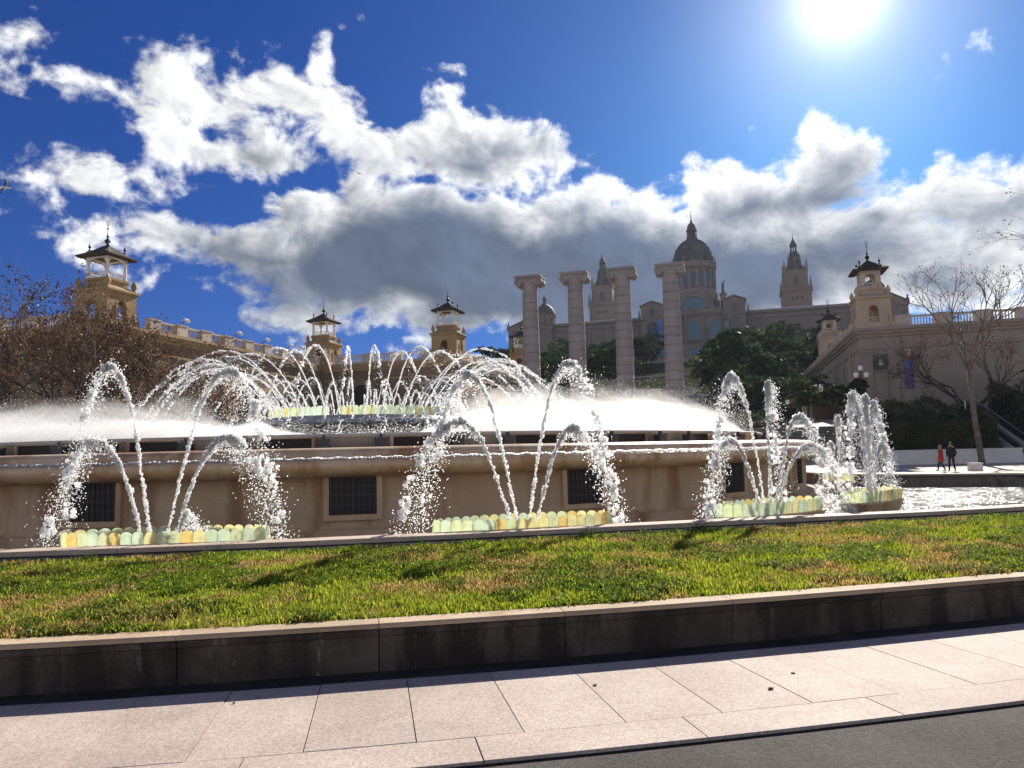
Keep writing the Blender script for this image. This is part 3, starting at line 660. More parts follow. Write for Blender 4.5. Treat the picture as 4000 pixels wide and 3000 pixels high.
    for i in range(12):
        a0, a1 = 2*math.pi*i/12, 2*math.pi*(i+1)/12
        b.tube([(.16*math.cos(a0), 0, 9.0+.24*math.sin(a0)), (.16*math.cos(a1), 0, 9.0+.24*math.sin(a1))], .022, 4)
    b.box(-.17, .17, -.015, .015, 8.54, 8.57); b.box(-.02, .02, -.1, .1, 8.54, 8.57)
    b.build('spire', M['iron'], rf, True)
    return t
def set_tower(t, u, v, z, label, s=1.0, rz=0.0):
    t.location = AX(u, v, z); t.rotation_euler = (0, 0, AXR+rz); t.scale = (s, s, s); t['label'] = label; t['group'] = 'rooftop towers of the palaces'; return t
TO = make_tower('palace_tower', False); TK = make_tower('palace_tower', True)
set_tower(TO, -40.6, 29.8, 14.55, 'open columned rooftop tower rising behind the bare plane trees', 1.04)
set_tower(copy_tree(TO), -38.7, 66.2, 14.5, 'open columned rooftop tower where the long balustrade meets the set back wing')
set_tower(copy_tree(TO), -20.5, 66.0, 14.6, 'open columned rooftop tower on the corner nearest the four columns')
set_tower(copy_tree(TO), -20.4, 103, 16.4, 'partly hidden columned tower just left of the first tall column')
set_tower(TK, 29.4, 62.0, 14.6, 'arched rooftop tower on the corner above the portrait medallion')
set_tower(copy_tree(TK), 30.9, 108, 16.6, 'smaller looking arched tower farther up the sloping side wall')

def balustrade(par, p0, p1, z, step=3.7, h=1.15, side=1):
    """rail, pedestals and balusters along a line in the palace's own frame"""
    d = Vector((p1[0]-p0[0], p1[1]-p0[1], 0)); L = d.length; A_ = math.atan2(d.y, d.x)
    T = Matrix.Translation((p0[0], p0[1], z)) @ Matrix.Rotation(A_, 4, 'Z'); n = max(1, round(L/step)); st = L/n
    b = MB(T); b.box(0, L, -.2, .2, 0, .18); b.box(0, L, -.22, .22, h-.16, h); b.build('balustrade_rail', M['balus'], par)
    for i in range(n+1):
        b = MB(T); x = i*st; w_ = .75 if i % 1 == 0 else .3
        b.box(x-w_, x+w_, -.3, .3, -.02, h-.02); b.box(x-w_-.08, x+w_+.08, -.36, .36, h-.02, h+.1); b.build('pedestal', M['balus'], par)
    b = MB(T)
    for i in range(n):
        m_ = int((st-1.5)/.27)
        for k in range(m_): x = i*st + .75 + (k+.5)*(st-1.5)/m_; b.lathe([(.05, .18), (.085, .38), (.05, .65), (.06, h-.16)], 5, x, 0)
    o = b.build('balusters', M['balus'], par); o['kind'] = 'stuff'
def cornice(par, u0, u1, v0, v1, z, m_, ov=.6):
    b = MB(); b.box(u0-.12, u1+.12, v0-.12, v1+.12, z-2.25, z-2.0); b.box(u0-.2, u1+.2, v0-.2, v1+.2, z-.95, z-.62); b.box(u0-ov*.7, u1+ov*.7, v0-ov*.7, v1+ov*.7, z-.62, z-.3); b.box(u0-ov, u1+ov, v0-ov, v1+ov, z-.3, z)
    b.build('cornice', m_, par)
def medallion(par, x, y, z, s, mw):
    b = MB(); b.box(x-s, x+s, y-.06, y, z-s, z+s); o = b.build('medallion_panel', M['bronze'], par)
    b = MB(); b.box(x-s, x-s*.86, y-.14, y-.061, z-s, z+s); b.box(x+s*.86, x+s, y-.14, y-.061, z-s, z+s); b.box(x-s*.86, x+s*.86, y-.14, y-.061, z+s*.86, z+s); b.box(x-s*.86, x+s*.86, y-.14, y-.061, z-s, z-s*.86); b.build('frame', mw, o)
    b = MB(Matrix.Translation((x, y-.06, z)) @ Matrix.Rotation(math.pi/2, 4, 'X')); b.lathe([(s*.62, .0), (s*.62, .12), (s*.5, .12), (s*.5, .02), (.01, .02)], 28); b.build('ring', M['bronze'], o)
    b = MB(Matrix.Translation((x, y-.06, z)) @ Matrix.Rotation(math.pi/2, 4, 'X'))
    b.lathe([(.13*s, .03), (.14*s, .1), (.1*s, .16), (.01, .19)], 12, 0, .2*s); b.lathe([(.28*s, .03), (.26*s, .1), (.1*s, .15), (.01, .16)], 12, .03*s, -.16*s, 0, 1, .75); b.build('bust', M['balus'], o, True)
def pilaster(par, x, y0, w_, z0, z1, m_):
    b = MB(); b.box(x-w_/2, x+w_/2, y0-.16, y0+.02, z0, z1-.5); b.box(x-w_/2-.1, x+w_/2+.1, y0-.24, y0+.02, z1-.5, z1-.28); b.box(x-w_/2-.16, x+w_/2+.16, y0-.3, y0+.02, z1-.28, z1); b.box(x-w_/2-.08, x+w_/2+.08, y0-.24, y0+.02, z0, z0+.6)
    b.build('pilaster', m_, par)
# left palace: front wing, long side, set back wing, second side (local x = u, y = v)
lp = axthing('exhibition_palace', 'brown exhibition palace with long balustraded roofline behind the bare trees', 'building', -38, 64, 0)
LP = Matrix.Translation((38, -64, 0))
class Shift(MB):
    pass
_old = MB.build
def in_frame(par, du, dv):
    """children of par given in avenue u, v"""
    def fix(o): o.matrix_parent_inverse = Matrix.Translation((-du, -dv, 0)); return o
    return fix
fx = in_frame(lp, -38, 64)
def put_all(par, fix, since):
    for o in par.children:
        if o.name not in since: fix(o)
def batch(par, fix, fn):
    have = {o.name for o in par.children}; fn(); put_all(par, fix, have)
def build_left():
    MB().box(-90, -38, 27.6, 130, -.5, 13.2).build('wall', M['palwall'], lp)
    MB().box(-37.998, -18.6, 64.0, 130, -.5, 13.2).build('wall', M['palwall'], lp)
    cornice(lp, -90, -38, 27.6, 130, 14, M['palace']); cornice(lp, -37.3, -18.6, 64.0, 130, 13.97, M['palace'])
    balustrade(lp, (-43.2, 27.9), (-74, 27.9), 14.0); balustrade(lp, (-38.3, 33.2), (-38.3, 63.2), 14.0)
    balustrade(lp, (-35.2, 64.3), (-23.0, 64.3), 14.0, 4.0); balustrade(lp, (-18.9, 69.5), (-18.9, 118), 14.0, 4.2)
    for x in (-39.0, -42.2, -49, -56): pilaster(lp, x, 27.6, 1.1, 0, 11.7, M['palwall'])
    for x in (-36.8, -27.6, -23.2, -19.3): pilaster(lp, x, 64.0, 1.1, 0, 11.7, M['palwall'])
    medallion(lp, -21.2, 63.95, 9.8, 1.25, M['palwall'])
    b = MB(); b.archwall(-34.2, -29.6, 0, 12.0, -31.9, 3.0, 9.6, 63.6, 64.05, 10); b.build('portal', M['palwall'], lp)
    b = MB(); b.box(-33.4, -30.4, 63.85, 63.96, 0, 11.1); b.build('doorway', M['grille'], lp)
    for v in (38, 44.5, 51, 57.5):
        b = MB(); b.box(-38.02, -37.85, v-1.6, v+1.6, 4, 10.4); b.build('side_panel', M['palwall'], lp)
        b = MB(); b.box(-37.849, -37.8, v-1.3, v+1.3, 4.4, 10.0); b.build('side_recess', M['palace'], lp)
bpy.context.view_layer.update()
batch(lp, fx, build_left)
for k, v in enumerate((36.5, 45.2, 50.5, 55.7, 58.2)):
    t = axthing('floodlight', 'white floodlight on a bracket above the long palace balustrade', 'floodlight', -38.3, v, 15.1, 'floodlights on the balustrade')
    b = MB(); b.tube([(0, 0, 0), (.5, .1, .3), (.9, .1, .5)], .04, 5); b.build('arm', M['metal'], t)
    b = MB(Matrix.Translation((1.0, .1, .5)) @ Matrix.Rotation(.5, 4, 'Y')); b.box(-.25, .3, -.28, .28, -.08, .18, .08, .08); b.build('head', M['white'], t)
# right palace
rp = axthing('exhibition_palace', 'pinkish grey exhibition palace with a numbered banner behind the hedge', 'building', 28, 61, 0)
fr = in_frame(rp, 28, 61)
def build_right():
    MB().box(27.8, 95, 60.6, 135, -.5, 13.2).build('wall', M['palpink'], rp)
    cornice(rp, 27.8, 95, 60.6, 135, 14, M['palpink'])
    balustrade(rp, (32.2, 60.9), (70, 60.9), 14.0); balustrade(rp, (28.1, 66), (28.1, 120), 14.0, 4.2)
    for x in (28.5, 31.0): pilaster(rp, x, 60.6, 1.0, 0, 11.7, M['palpink'])
    medallion(rp, 29.75, 60.56, 10.3, 1.0, M['palpink'])
    for v in (66, 72, 80, 88, 96): MB().box(27.6, 27.82, v-.55, v+.55, 0, 11.7).build('side_pilaster', M['palpink'], rp)
batch(rp, fr, build_right)
bn = axthing('wall_banner', 'vertical banner with a pale number seven on orange above blue and purple', 'banner', 32.4, 60.5, 8)
M['orange'] = plain('orange cloth', (.30, .17, .10), .9); M['bluecloth'] = plain('blue cloth', (.13, .17, .38), .9); M['purple'] = plain('purple cloth', (.15, .12, .26), .9); M['number'] = plain('pale lettering', (.55, .5, .46), .9)
MB().box(-.4, .4, -.03, 0, 2.55, 3.75).build('orange_field', M['orange'], bn); MB().box(-.4, .4, -.03, 0, 1.5, 2.549).build('blue_field', M['bluecloth'], bn); MB().box(-.4, .4, -.03, 0, -.6, 1.499).build('purple_field', M['purple'], bn)
b = MB(); b.slab([(-.22, 3.42), (.25, 3.42), (.25, 3.56), (-.22, 3.56)], -.036, -.031); b.slab([(-.08, 2.78), (.06, 2.78), (.25, 3.4199), (.1, 3.4199)], -.036, -.031); b.build('number_seven', M['number'], bn)
# ------------------------------------------------------------------ the four great columns
def make_column():
    t = thing('column', 'x', 'column', group='four free standing columns')
    n = 19; H = 19.2; z = 0
    b = MB(); b.box(-1.5, 1.5, -1.5, 1.5, -2.5, -.6); b.lathe([(1.45, -.6), (1.5, -.45), (1.45, -.3), (1.25, -.2), (1.28, -.1), (1.12, 0)], 32); b.build('base', M['column'], t)
    for i in range(n):
        z0, z1 = H*i/n, H*(i+1)/n; r = lambda q: 1.07 - .17*(q/H)**1.6
        b = MB(); b.lathe([(r(z0)-.1, z0), (r(z0)-.1, z0+.04), (r(z0), z0+.045), (r(z1), z1-.004), (r(z1)-.1, z1)], 36); o = b.build('drum', M['column'], t)
    b = MB(); b.lathe([(.9, H), (1.0, H+.12), (1.0, H+.22), (1.22, H+.5)], 32); b.build('neck', M['column'], t, True)
    for sy in (-1, 1):
        for sx in (-1, 1):
            b = MB(Matrix.Translation((sx*1.2, sy*.62, H+.55)) @ Matrix.Rotation(math.pi/2, 4, 'X')); b.lathe([(.5, -.42), (.53, -.36), (.46, 0), (.53, .36), (.5, .42), (.38, .43), (.36, .36), (.15, .36), (.13, .44), (.01, .45)], 20); b.build('volute', M['column'], t, True)
    b = MB(); b.box(-1.1, 1.1, -1.05, 1.05, H+.45, H+.95); b.build('cushion', M['column'], t)
    b = MB(); b.box(-1.52, 1.52, -1.3, 1.3, H+.95, H+1.08); b.box(-1.62, 1.62, -1.4, 1.4, H+1.08, H+1.25); b.build('abacus', M['column'], t)
    return t
cl0 = make_column()
for i, (u, lab) in enumerate(((-8.3, 'tall column with scroll capital nearest the rooftop towers, first of the four'), (-2.72, 'tall column with scroll capital, second of the row of four'), (2.85, 'tall column with scroll capital, third of the row of four'), (8.4, 'tall column with scroll capital that overlaps the museum dome'))):
    o = cl0 if i == 0 else copy_tree(cl0); o.location = AX(u, 61.5, 2.45); o.rotation_euler = (0, 0, AXR); o['label'] = lab; o['group'] = 'four free standing columns'
    if i == 0: o['category'] = 'column'

# ------------------------------------------------------------------ hill, terraces, domed museum
HV = [(60, -.4), (64, 2.2), (78, 2.6), (100, 8), (150, 16), (180, 21), (230, 28.5), (278, 35.8), (290, 36.7), (600, 36.8)]
def hz(v): return float(np.interp(v, [a for a, _ in HV], [c for _, c in HV]))
b = MB(); us = np.linspace(-230, 260, 50); vv = np.concatenate([np.linspace(60, 300, 49), [360, 600]]); vs = []
for u in us:
    for v in vv:
        z = hz(v) + (0 if abs(u-2) < 16 else 1.2*math.sin(u*.21+v*.05)*math.sin(v*.13)*min(1, (v-60)/60)); p = AX(u, v, z); vs.append(tuple(p))
k = len(vv); b.add(vs, [(i*k+j, (i+1)*k+j, (i+1)*k+j+1, i*k+j+1) for i in range(len(us)-1) for j in range(k-1)]); tag(b.build('hillside', M['hill'], None, True), kind='structure')
mu = axthing('museum_palace', 'huge domed stone museum palace with towers crowning the hill', 'building', 0, 300, 37)
def B(): return MB()
def mpart(b, name, m_, par=mu, smooth=False): return b.build(name, m_, par, smooth)
def awin(x, y, z0, z1, wd, m_=None, par=mu, mull=True):
    """arched window: pane with stone frame standing proud"""
    r = wd/2; n = 10; sp = z1 - r
    pts = [(x-r, z0)] + [(x-r*math.cos(math.pi*i/n), sp+r*math.sin(math.pi*i/n)) for i in range(n+1)] + [(x+r, z0)]
    o = MB().slab(pts, y-.12, y).build('window', m_ or M['glass'], par)
    f = MB().archwall(x-r-.5, x+r+.5, z0, z1+.55, x, wd, sp, y-.55, y-.125, 10); f.box(x-r-.6, x+r+.6, y-.75, y-.1, z0-.4, z0); f.build('frame', M['museum'], o)
    if mull:
        q = MB(); q.box(x-.09, x+.09, y-.2, y-.125, z0, z1-.1); q.box(x-r, x-.091, y-.2, y-.125, sp-.1, sp+.1); q.box(x+.091, x+r, y-.2, y-.125, sp-.1, sp+.1); q.build('mullion', M['museumdark'], o)
def rwin(x, y, z0, z1, wd, m_=None, par=mu):
    o = MB().box(x-wd/2, x+wd/2, y-.12, y, z0, z1).build('window', m_ or M['glass'], par)
    f = MB(); f.box(x-wd/2-.3, x-wd/2, y-.4, y, z0-.3, z1+.3); f.box(x+wd/2, x+wd/2+.3, y-.4, y, z0-.3, z1+.3); f.box(x-wd/2, x+wd/2, y-.4, y, z1, z1+.3); f.box(x-wd/2, x+wd/2, y-.45, y, z0-.3, z0); f.build('frame', M['museum'], o)
def gable(name, x0, x1, y0, y1, z0, ze, za, m_, par=mu):
    xm = (x0+x1)/2; o = MB().slab([(x0, z0), (x1, z0), (x1, ze), (xm, za-.35), (x0, ze)], y0, y1).build(name, m_, par)
    r = MB(); r.slab([(x0-.5, ze-.1), (x0-.4, ze+.35), (xm, za+.2), (x1+.4, ze+.35), (x1+.5, ze-.1), (xm, za-.3)], y0-.55, y1+.3); r.build('roof', M['museum'], o); return o
# central block (z measured from the terrace at 37)
c = 3.1
mpart(B().box(c-11.6, c+11.4, -10, 30, -1, 20.4), 'central_block', M['museum'])
b = B(); b.box(c-12, c+11.8, -10.6, 30, 18.6, 19.3); b.box(c-12.3, c+12.1, -11.2, 30, 19.3, 20.4); b.box(c-11.8, c+11.6, -10.5, -9.9, 7.6, 8.2); mpart(b, 'cornice', M['museum'])
b = B(); b.box(c-11.2, c+11, -10.9, -10.7, 20.41, 21.4); mpart(b, 'roof_balustrade', M['museum'])
for x in (c-8, c, c+8): awin(x, -10.0, 9.0, 16.6, 4.6 if x != c+8 else 4.0)
for x in (c-11, c-5.2, c-3.4, c+3.4, c+5.2, c+11):
    b = B(); b.lathe([(.55, 8.2), (.5, 8.7), (.42, 17.6), (.65, 18.2), (.65, 18.6)], 10, x, -10.4); mpart(b, 'half_column', M['museum'], smooth=True)
for x in (c-7.6, c+.2, c+8.0): rwin(x, -10.0, .6, 5.6, 5.0)
g = gable('front_gable', c-8.2, c+8.2, -8.5, 6, 20.4, 24.5, 29.2, M['museum'])
pts = [(c-4.8+9.6*i/14*1.0, 0) for i in range(0)]
n = 16; r_ = 4.9
o = MB().slab([(c+r_*math.cos(math.pi*i/n), 22.0+r_*math.sin(math.pi*i/n)) for i in range(n+1)], -8.62, -8.5).build('fan_window', M['glass'], mu)
f = B(); f.archwall(c-6.0, c+6.0, 22.0, 28.3, c, 2*r_, 22.001, -9.2, -8.63, 16); f.build('frame', M['museum'], o)
q = B()
for i in range(1, 8):
    a = math.pi*i/8; q.tube([(c+.6*math.cos(a), -8.68, 22.0+.6*math.sin(a)), (c+4.8*math.cos(a), -8.68, 22+4.8*math.sin(a))], .08, 4)
q.build('spokes', M['museumdark'], o)
# octagon, drum, dome, lantern
dy = 10
b = B(); b.lathe([(11.6, 19.5), (11.4, 27.5), (10.6, 28.0), (10.4, 31), (9.8, 31.4), (9.6, 32.6)], 8, c, dy, math.pi/8); mpart(b, 'octagon', M['museum'])
b = B(); b.lathe([(8.7, 32.6), (8.7, 41.2), (9.4, 41.6), (9.9, 42.2), (9.9, 43.0), (9.2, 43.1), (9.2, 44.4), (8.6, 44.5)], 48, c, dy); mpart(b, 'drum', M['museum'], smooth=False)
for i in range(16):
    a = 2*math.pi*(i+.5)/16; T = Matrix.Translation((c+8.72*math.cos(a), dy+8.72*math.sin(a), 0)) @ Matrix.Rotation(a+math.pi/2, 4, 'Z')
    if math.sin(a) < .3:
        b = MB(T); b.slab([(-.75, 33.6), (.75, 33.6), (.75, 39), (.53, 39.53), (0, 39.75), (-.53, 39.53), (-.75, 39)], -.1, .05); mpart(b, 'drum_window', M['glass'])
        for s_ in (-1, 1):
            b = MB(T); b.lathe([(.32, 32.7), (.26, 33.2), (.22, 40.4), (.36, 41.1)], 8, s_*1.25, -.25); mpart(b, 'drum_column', M['museum'], smooth=True)
    a2 = 2*math.pi*i/16; b = B(); b.lathe([(.35, 43.1), (.35, 44.8), (.18, 45.2), (.22, 45.8), (.04, 47.2)], 6, c+9.3*math.cos(a2), dy+9.3*math.sin(a2)); mpart(b, 'pinnacle', M['museum'])
dm = mpart(B().lathe([(8.35, 44.4), (8.3, 45.6), (8.05, 47.6), (7.5, 49.6), (6.6, 51.6), (5.3, 53.3), (3.8, 54.5), (2.4, 55.2), (2.2, 55.4)], 48, c, dy), 'dome', M['museumdark'], smooth=True)
prof = [(8.45, 44.4), (8.4, 45.6), (8.15, 47.6), (7.6, 49.6), (6.7, 51.6), (5.4, 53.3), (3.9, 54.6), (2.4, 55.3)]
for i in range(16):
    a = 2*math.pi*i/16; b = B(); b.tube([(c+r*math.cos(a), dy+r*math.sin(a), z) for r, z in prof], .22, 5); b.build('rib', M['museumdark'], dm)
for i in range(8):
    a = 2*math.pi*(i+.5)/8; b = B(); b.lathe([(.5, 0), (.5, .6), (.01, 1.0)], 8, c+7.35*math.cos(a), dy+7.35*math.sin(a)); b.v = [(x, y, z+50.2) for x, y, z in b.v]; b.build('dormer', M['museum'], dm)
b = B(); b.lathe([(2.3, 55.2), (2.4, 56.4), (2.0, 56.6)], 12, c, dy); b.lathe([(1.25, 56.5), (1.25, 59.6)], 12, c, dy)
for i in range(8): b.lathe([(.24, 56.6), (.2, 59.4)], 6, c+1.9*math.cos(i*math.pi/4), dy+1.9*math.sin(i*math.pi/4))
b.lathe([(2.3, 59.4), (2.35, 59.9), (1.9, 60.2), (1.85, 61.2), (1.5, 62.2), (.8, 63), (.45, 63.3), (.5, 64.1), (.2, 64.5), (.15, 66), (.35, 66.3), (.1, 66.7), (.05, 69)], 12, c, dy); b.build('lantern', M['museumdark'], dm)
# pavilions beside the centre
for (x0, x1, nm) in ((-17.9, -8.9, 'left'), (14.6, 23.2, 'right')):
    xm = (x0+x1)/2
    pv = gable('pavilion', x0, x1, -12, 6, -1, 23.7, 25.7, M['museum'])
    b = B(); b.box(x0-.4, x1+.4, -12.5, 6.3, 18.0, 18.8); b.box(x0-.3, x1+.3, -12.3, 6, 8.4, 9.0); b.build('string_course', M['museum'], pv)
    for s_ in (-1, 1):
        b = B(); b.lathe([(.5, 18.8), (.5, 20.2), (.25, 20.6), (.3, 21.2), (.05, 22.6)], 6, xm+s_*5.4, -10); b.build('pinnacle', M['museum'], pv)
    awin(xm, -12.0, 19.4, 22.4, 1.5, M['darkglass'], pv, False)
    awin(xm, -12.0, 9.6, 17.0, 4.4, M['darkglass'], pv)
    for s_ in (-1, 1): rwin(xm+s_*1.6, -12.0, 4.6, 7.4, 1.5, M['darkglass'], pv)
    b = B(); b.archwall(xm-2.6, xm+2.6, -.5, 4.0, xm, 3.0, 1.8, -13.2, -12.05, 8); b.build('porch', M['museum'], pv)
    b = B(); b.box(xm-1.5, xm+1.5, -12.06, -12.0, -.5, 3.2); b.build('door', M['grille'], pv)
# wings with pilasters and panels
for (x0, x1) in ((-70, -18.3), (23.6, 73)):
    wg = mpart(B().box(x0, x1, -2, 25, -3, 20.2), 'wing', M['museum'])
    b = B(); b.box(x0, x1, -2.5, 25, 17.4, 18.0); b.box(x0, x1, -2.9, 25.3, 19.4, 20.5); b.box(x0, x1, -2.6, 25, 5.0, 5.6); b.build('cornice', M['museum'], wg)
    b = B(); b.box(x0, x1, -2.95, -2.0, 20.5, 20.8); b.build('roof_edge', M['white'], wg)
    m_ = int((x1-x0)/5.6)
    for i in range(m_+1):
        x = x0 + .6 + (x1-x0-1.2)*i/m_; b = B(); b.box(x-.5, x+.5, -2.35, -2.0, -3, 17.4); b.build('pilaster', M['museum'], wg)
        if i < m_: xm = x + (x1-x0-1.2)/m_/2; b = B(); b.box(xm-1.7, xm+1.7, -2.2, -2.01, 7, 15.6); b.box(xm-1.4, xm+1.4, -2.32, -2.2, 7.4, 15.2); b.build('blind_panel', M['museum'], wg)
# rear towers
def museum_tower(x):
    y = 30; q = math.sqrt(2); t = mpart(B().box(x-6, x+6, y-6, y+6, 10, 32.4), 'tower', M['museum'])
    b = B(); b.box(x-6.6, x+6.6, y-6.6, y+6.6, 32.4, 33.6); b.box(x-6.3, x+6.3, y-6.3, y+6.3, 33.6, 34.2); b.build('tower_cornice', M['museum'], t)
    b = B(); b.lathe([(5.0*q, 34.2), (4.8*q, 41), (5.1*q, 41.4), (5.1*q, 42.0)], 4, x, y, math.pi/4); b.build('belfry', M['museum'], t)
    for s_ in (-1.9, 0, 1.9):
        o = B().slab([(x+s_-.5, 28.6), (x+s_+.5, 28.6), (x+s_+.5, 30), (x+s_-.5, 30)], y-6.08, y-6.0).build('small_window', M['darkglass'], t)
    pts = [(x-1.0, 35), (x+1.0, 35), (x+1.0, 38), (x+.7, 38.7), (x, 39), (x-.7, 38.7), (x-1.0, 38)]
    B().slab(pts, y-5.2, y-4.7).build('belfry_window', M['darkglass'], t)
    b = B(); b.lathe([(4.6, 42.0), (4.3, 43.4), (3.2, 45), (2.9, 47), (2.6, 48.6), (2.0, 50.2), (1.9, 50.6)], 8, x, y, math.pi/8); b.build('upper_stage', M['museumdark'], t)
    for rr, zz, hh in ((6.0, 34.2, 4.6), (4.7, 42.0, 4.8), (2.6, 47, 3.0)):
        for k in range(4):
            a = math.pi/4 + k*math.pi/2; f_ = q if rr > 3 else 1.2
            b = B(); b.lathe([(.45*hh/4.6, zz-1), (.5*hh/4.6, zz+hh*.35), (.3*hh/4.6, zz+hh*.45), (.36*hh/4.6, zz+hh*.6), (.05, zz+hh)], 6, x+rr*f_*.97*math.cos(a), y+rr*f_*.97*math.sin(a)); b.build('pinnacle', M['museum'], t)
            b = B(); b.lathe([(.3, zz-.5), (.28, zz+hh*.3), (.03, zz+hh*.6)], 5, x+rr*math.cos(a+math.pi/4), y+rr*math.sin(a+math.pi/4)); b.build('pinnacle', M['museum'], t)
    b = B(); b.lathe([(1.7, 50.6), (1.75, 51.0)], 8, x, y)
    for k in range(8): b.lathe([(.2, 51), (.17, 53.6)], 5, x+1.25*math.cos(k*math.pi/4), y+1.25*math.sin(k*math.pi/4))
    b.lathe([(1.6, 53.5), (1.65, 53.9), (1.3, 54.8), (.75, 56), (.3, 56.6), (.35, 57.2), (.1, 57.6), (.05, 60.3)], 10, x, y); b.build('tower_lantern', M['museumdark'], t)
museum_tower(46.1); museum_tower(-39.3)
# end pavilions and small corner domes
for (x0, x1, xd) in ((-77, -57, -62.5), (69.5, 83.5, 73.2)):
    e = gable('end_pavilion', x0, x1, -4, 26, -3, 19.8, 24.0, M['museum'])
    b = B(); b.box(x0-.5, x1+.5, -4.5, 26.3, 18.4, 19.6); b.build('cornice', M['museum'], e)
    for k in range(4): x = x0+1+(x1-x0-2)*k/3; b = B(); b.box(x-.6, x+.6, -4.4, -4, -3, 18.4); b.build('pilaster', M['museum'], e)
    awin((x0+x1)/2+1.5, -4.0, 6, 13, 3.2, M['darkglass'], e)
    for s_ in (x0, x1): b = B(); b.lathe([(.7, 19.8), (.7, 21), (.3, 21.4), (.4, 22), (.05, 22.8)], 8, s_, -3.4); b.build('urn', M['museum'], e)
    d = B(); d.lathe([(5.2, 18), (5.2, 20.4), (4.7, 20.6), (4.7, 24.8), (5.3, 25.3), (5.3, 26.0), (4.6, 26.1)], 24, xd, 6); d = d.build('small_drum', M['museum'], e)
    for k in range(10):
        a = 2*math.pi*k/10; T = Matrix.Translation((xd+4.72*math.cos(a), 6+4.72*math.sin(a), 0)) @ Matrix.Rotation(a+math.pi/2, 4, 'Z')
        b = MB(T); b.box(-.55, .55, -.06, .02, 21, 24.2); b.build('drum_window', M['darkglass'], d)
    b = B(); b.lathe([(4.7, 26), (4.6, 27), (4.1, 28.6), (3.1, 30), (1.8, 31), (1.1, 31.2), (1.1, 31.6), (.8, 31.8), (.75, 33.2), (1.1, 33.4), (.8, 34.3), (.3, 34.8), (.1, 35.8)], 24, xd, 6); b.build('small_dome', M['museumdark'], d, True)
# statue on the corner of the octagon
st = axthing('roof_statue', 'small dark statue standing on a roof corner beside the museum dome', 'statue', 15.0, 304, 60)
b = MB(); b.box(-1.2, 1.2, -1.2, 1.2, -4, 6.0); b.box(-1.5, 1.5, -1.5, 1.5, 6.0, 6.6); b.build('pedestal', M['museum'], st)
b = MB(); b.lathe([(.75, 6.6), (.6, 8), (.45, 9.2), (.6, 10.2), (.5, 10.8), (.2, 11.1), (.3, 11.5), (.28, 11.9), (.05, 12.2)], 8); b.tube([(.4, 0, 10.6), (.9, 0, 11.4), (.8, 0, 12.6)], .16, 5); b.build('figure', M['museumdark'], st, True)
# banners
M['bannerblue'] = plain('bright blue banner cloth', (.05, .25, .55), .8); M['bannertext'] = plain('dark blue lettering', (.01, .08, .25), .8); M['bannerpale'] = plain('pale blue grey cloth', (.24, .27, .36), .8)
t = axthing('hanging_banner', 'long bright blue banner with dark lettering hanging on the museum pavilion', 'banner', -10.25, 287.2, 39.4)
MB().box(-.85, .85, -.1, 0, 0, 15.6).build('cloth', M['bannerblue'], t)
b = MB()
for i, s_ in enumerate((.62, .5, .62, .55, .4, .62, .5, .45, .6, .38, .55, .5)):
    z = 1.3 + i*.98
    b.box(-.32, -.16, -.13, -.101, z, z+s_); b.box(.16, .32, -.13, -.101, z+.05*(i % 3), z+s_)
    b.box(-.16, .16, -.13, -.101, z+(.0 if i % 2 else s_*.42), z+(.14 if i % 2 else s_*.42+.14))
b.build('lettering', M['bannertext'], t)
t = axthing('hanging_banner', 'pale blue grey printed banner hanging beside the tall museum windows', 'banner', 15.6, 287.2, 38.5)
pts = [(-.8, 1), (-.3, .4), (.1, 2.4), (.9, 3.4), (.7, 5.0), (.9, 7.2), (.75, 9.0), (.3, 10.4), (.75, 12.6), (.8, 14.2), (-.6, 13.2)]
MB().slab(pts, -.1, 0).build('cloth', M['bannerpale'], t); MB().box(-.75, .75, -.1, 0, 14.4, 16.8).build('head_cloth', M['darkglass'], t)
MB().slab([(-.8, 8.9), (.2, 9.3), (.4, 9.6), (-.8, 9.4)], -.115, -.101).build('printed_stripe', M['darkglass'], t)
# terraces on the axis
def terr(u0, u1, v0, v1, z0, z1, label, lip=.5):
    t = axthing('terrace_wall', label, 'wall', (u0+u1)/2, v0, z0); w_ = (u1-u0)/2
    MB().box(-w_, w_, 0, v1-v0, 0, z1-z0-.3).build('wall', M['terrace'], t); MB().box(-w_-.2, w_+.2, -lip, .9, z1-z0-.3, z1-z0).build('coping', M['fwhite'], t); return t
terr(-7, 11.6, 106, 112, 2, 11.0, 'lowest grey terrace wall with shining coping behind the columns')
terr(-11, 13.2, 180, 188, 12, 21.5, 'middle grey cascade wall with shining wet coping on the hill')
terr(-17, 19, 232, 240, 20, 28.2, 'upper terrace wall below the museum steps')
terr(-30, 34, 279, 288.5, 24, 36.6, 'long balustraded terrace directly in front of the museum')
for (u, v, z0, z1) in ((-4, 225, 20, 26.5), (7.5, 225, 20, 26.5), (2, 258, 26, 33), (-10, 262, 26, 33.6), (13, 262, 26, 33.6)):
    t = axthing('stair_block', 'grey stone stair flight stepping up the museum hill', 'stairs', u, v, z0, 'stair flights below the museum')
    k = 8
    for i in range(k): MB().box(-3.2, 3.2, i*1.0, (i+1)*1.0-.002, 0, (z1-z0)*(i+1)/k).build('step', M['terrace'], t)
bl = axthing('balustrade', 'pale balustrade on the lowest terrace behind the tall columns', 'balustrade', 2, 106, 11.0)
balustrade(bl, (-8.6, 0), (9.4, 0), 0, 3.0, 1.1)
b2 = axthing('balustrade', 'pale balustrade along the terrace edge in front of the museum', 'balustrade', 2, 279, 36.6)
balustrade(b2, (-30, 0), (30, 0), 0, 5.0, 1.2)
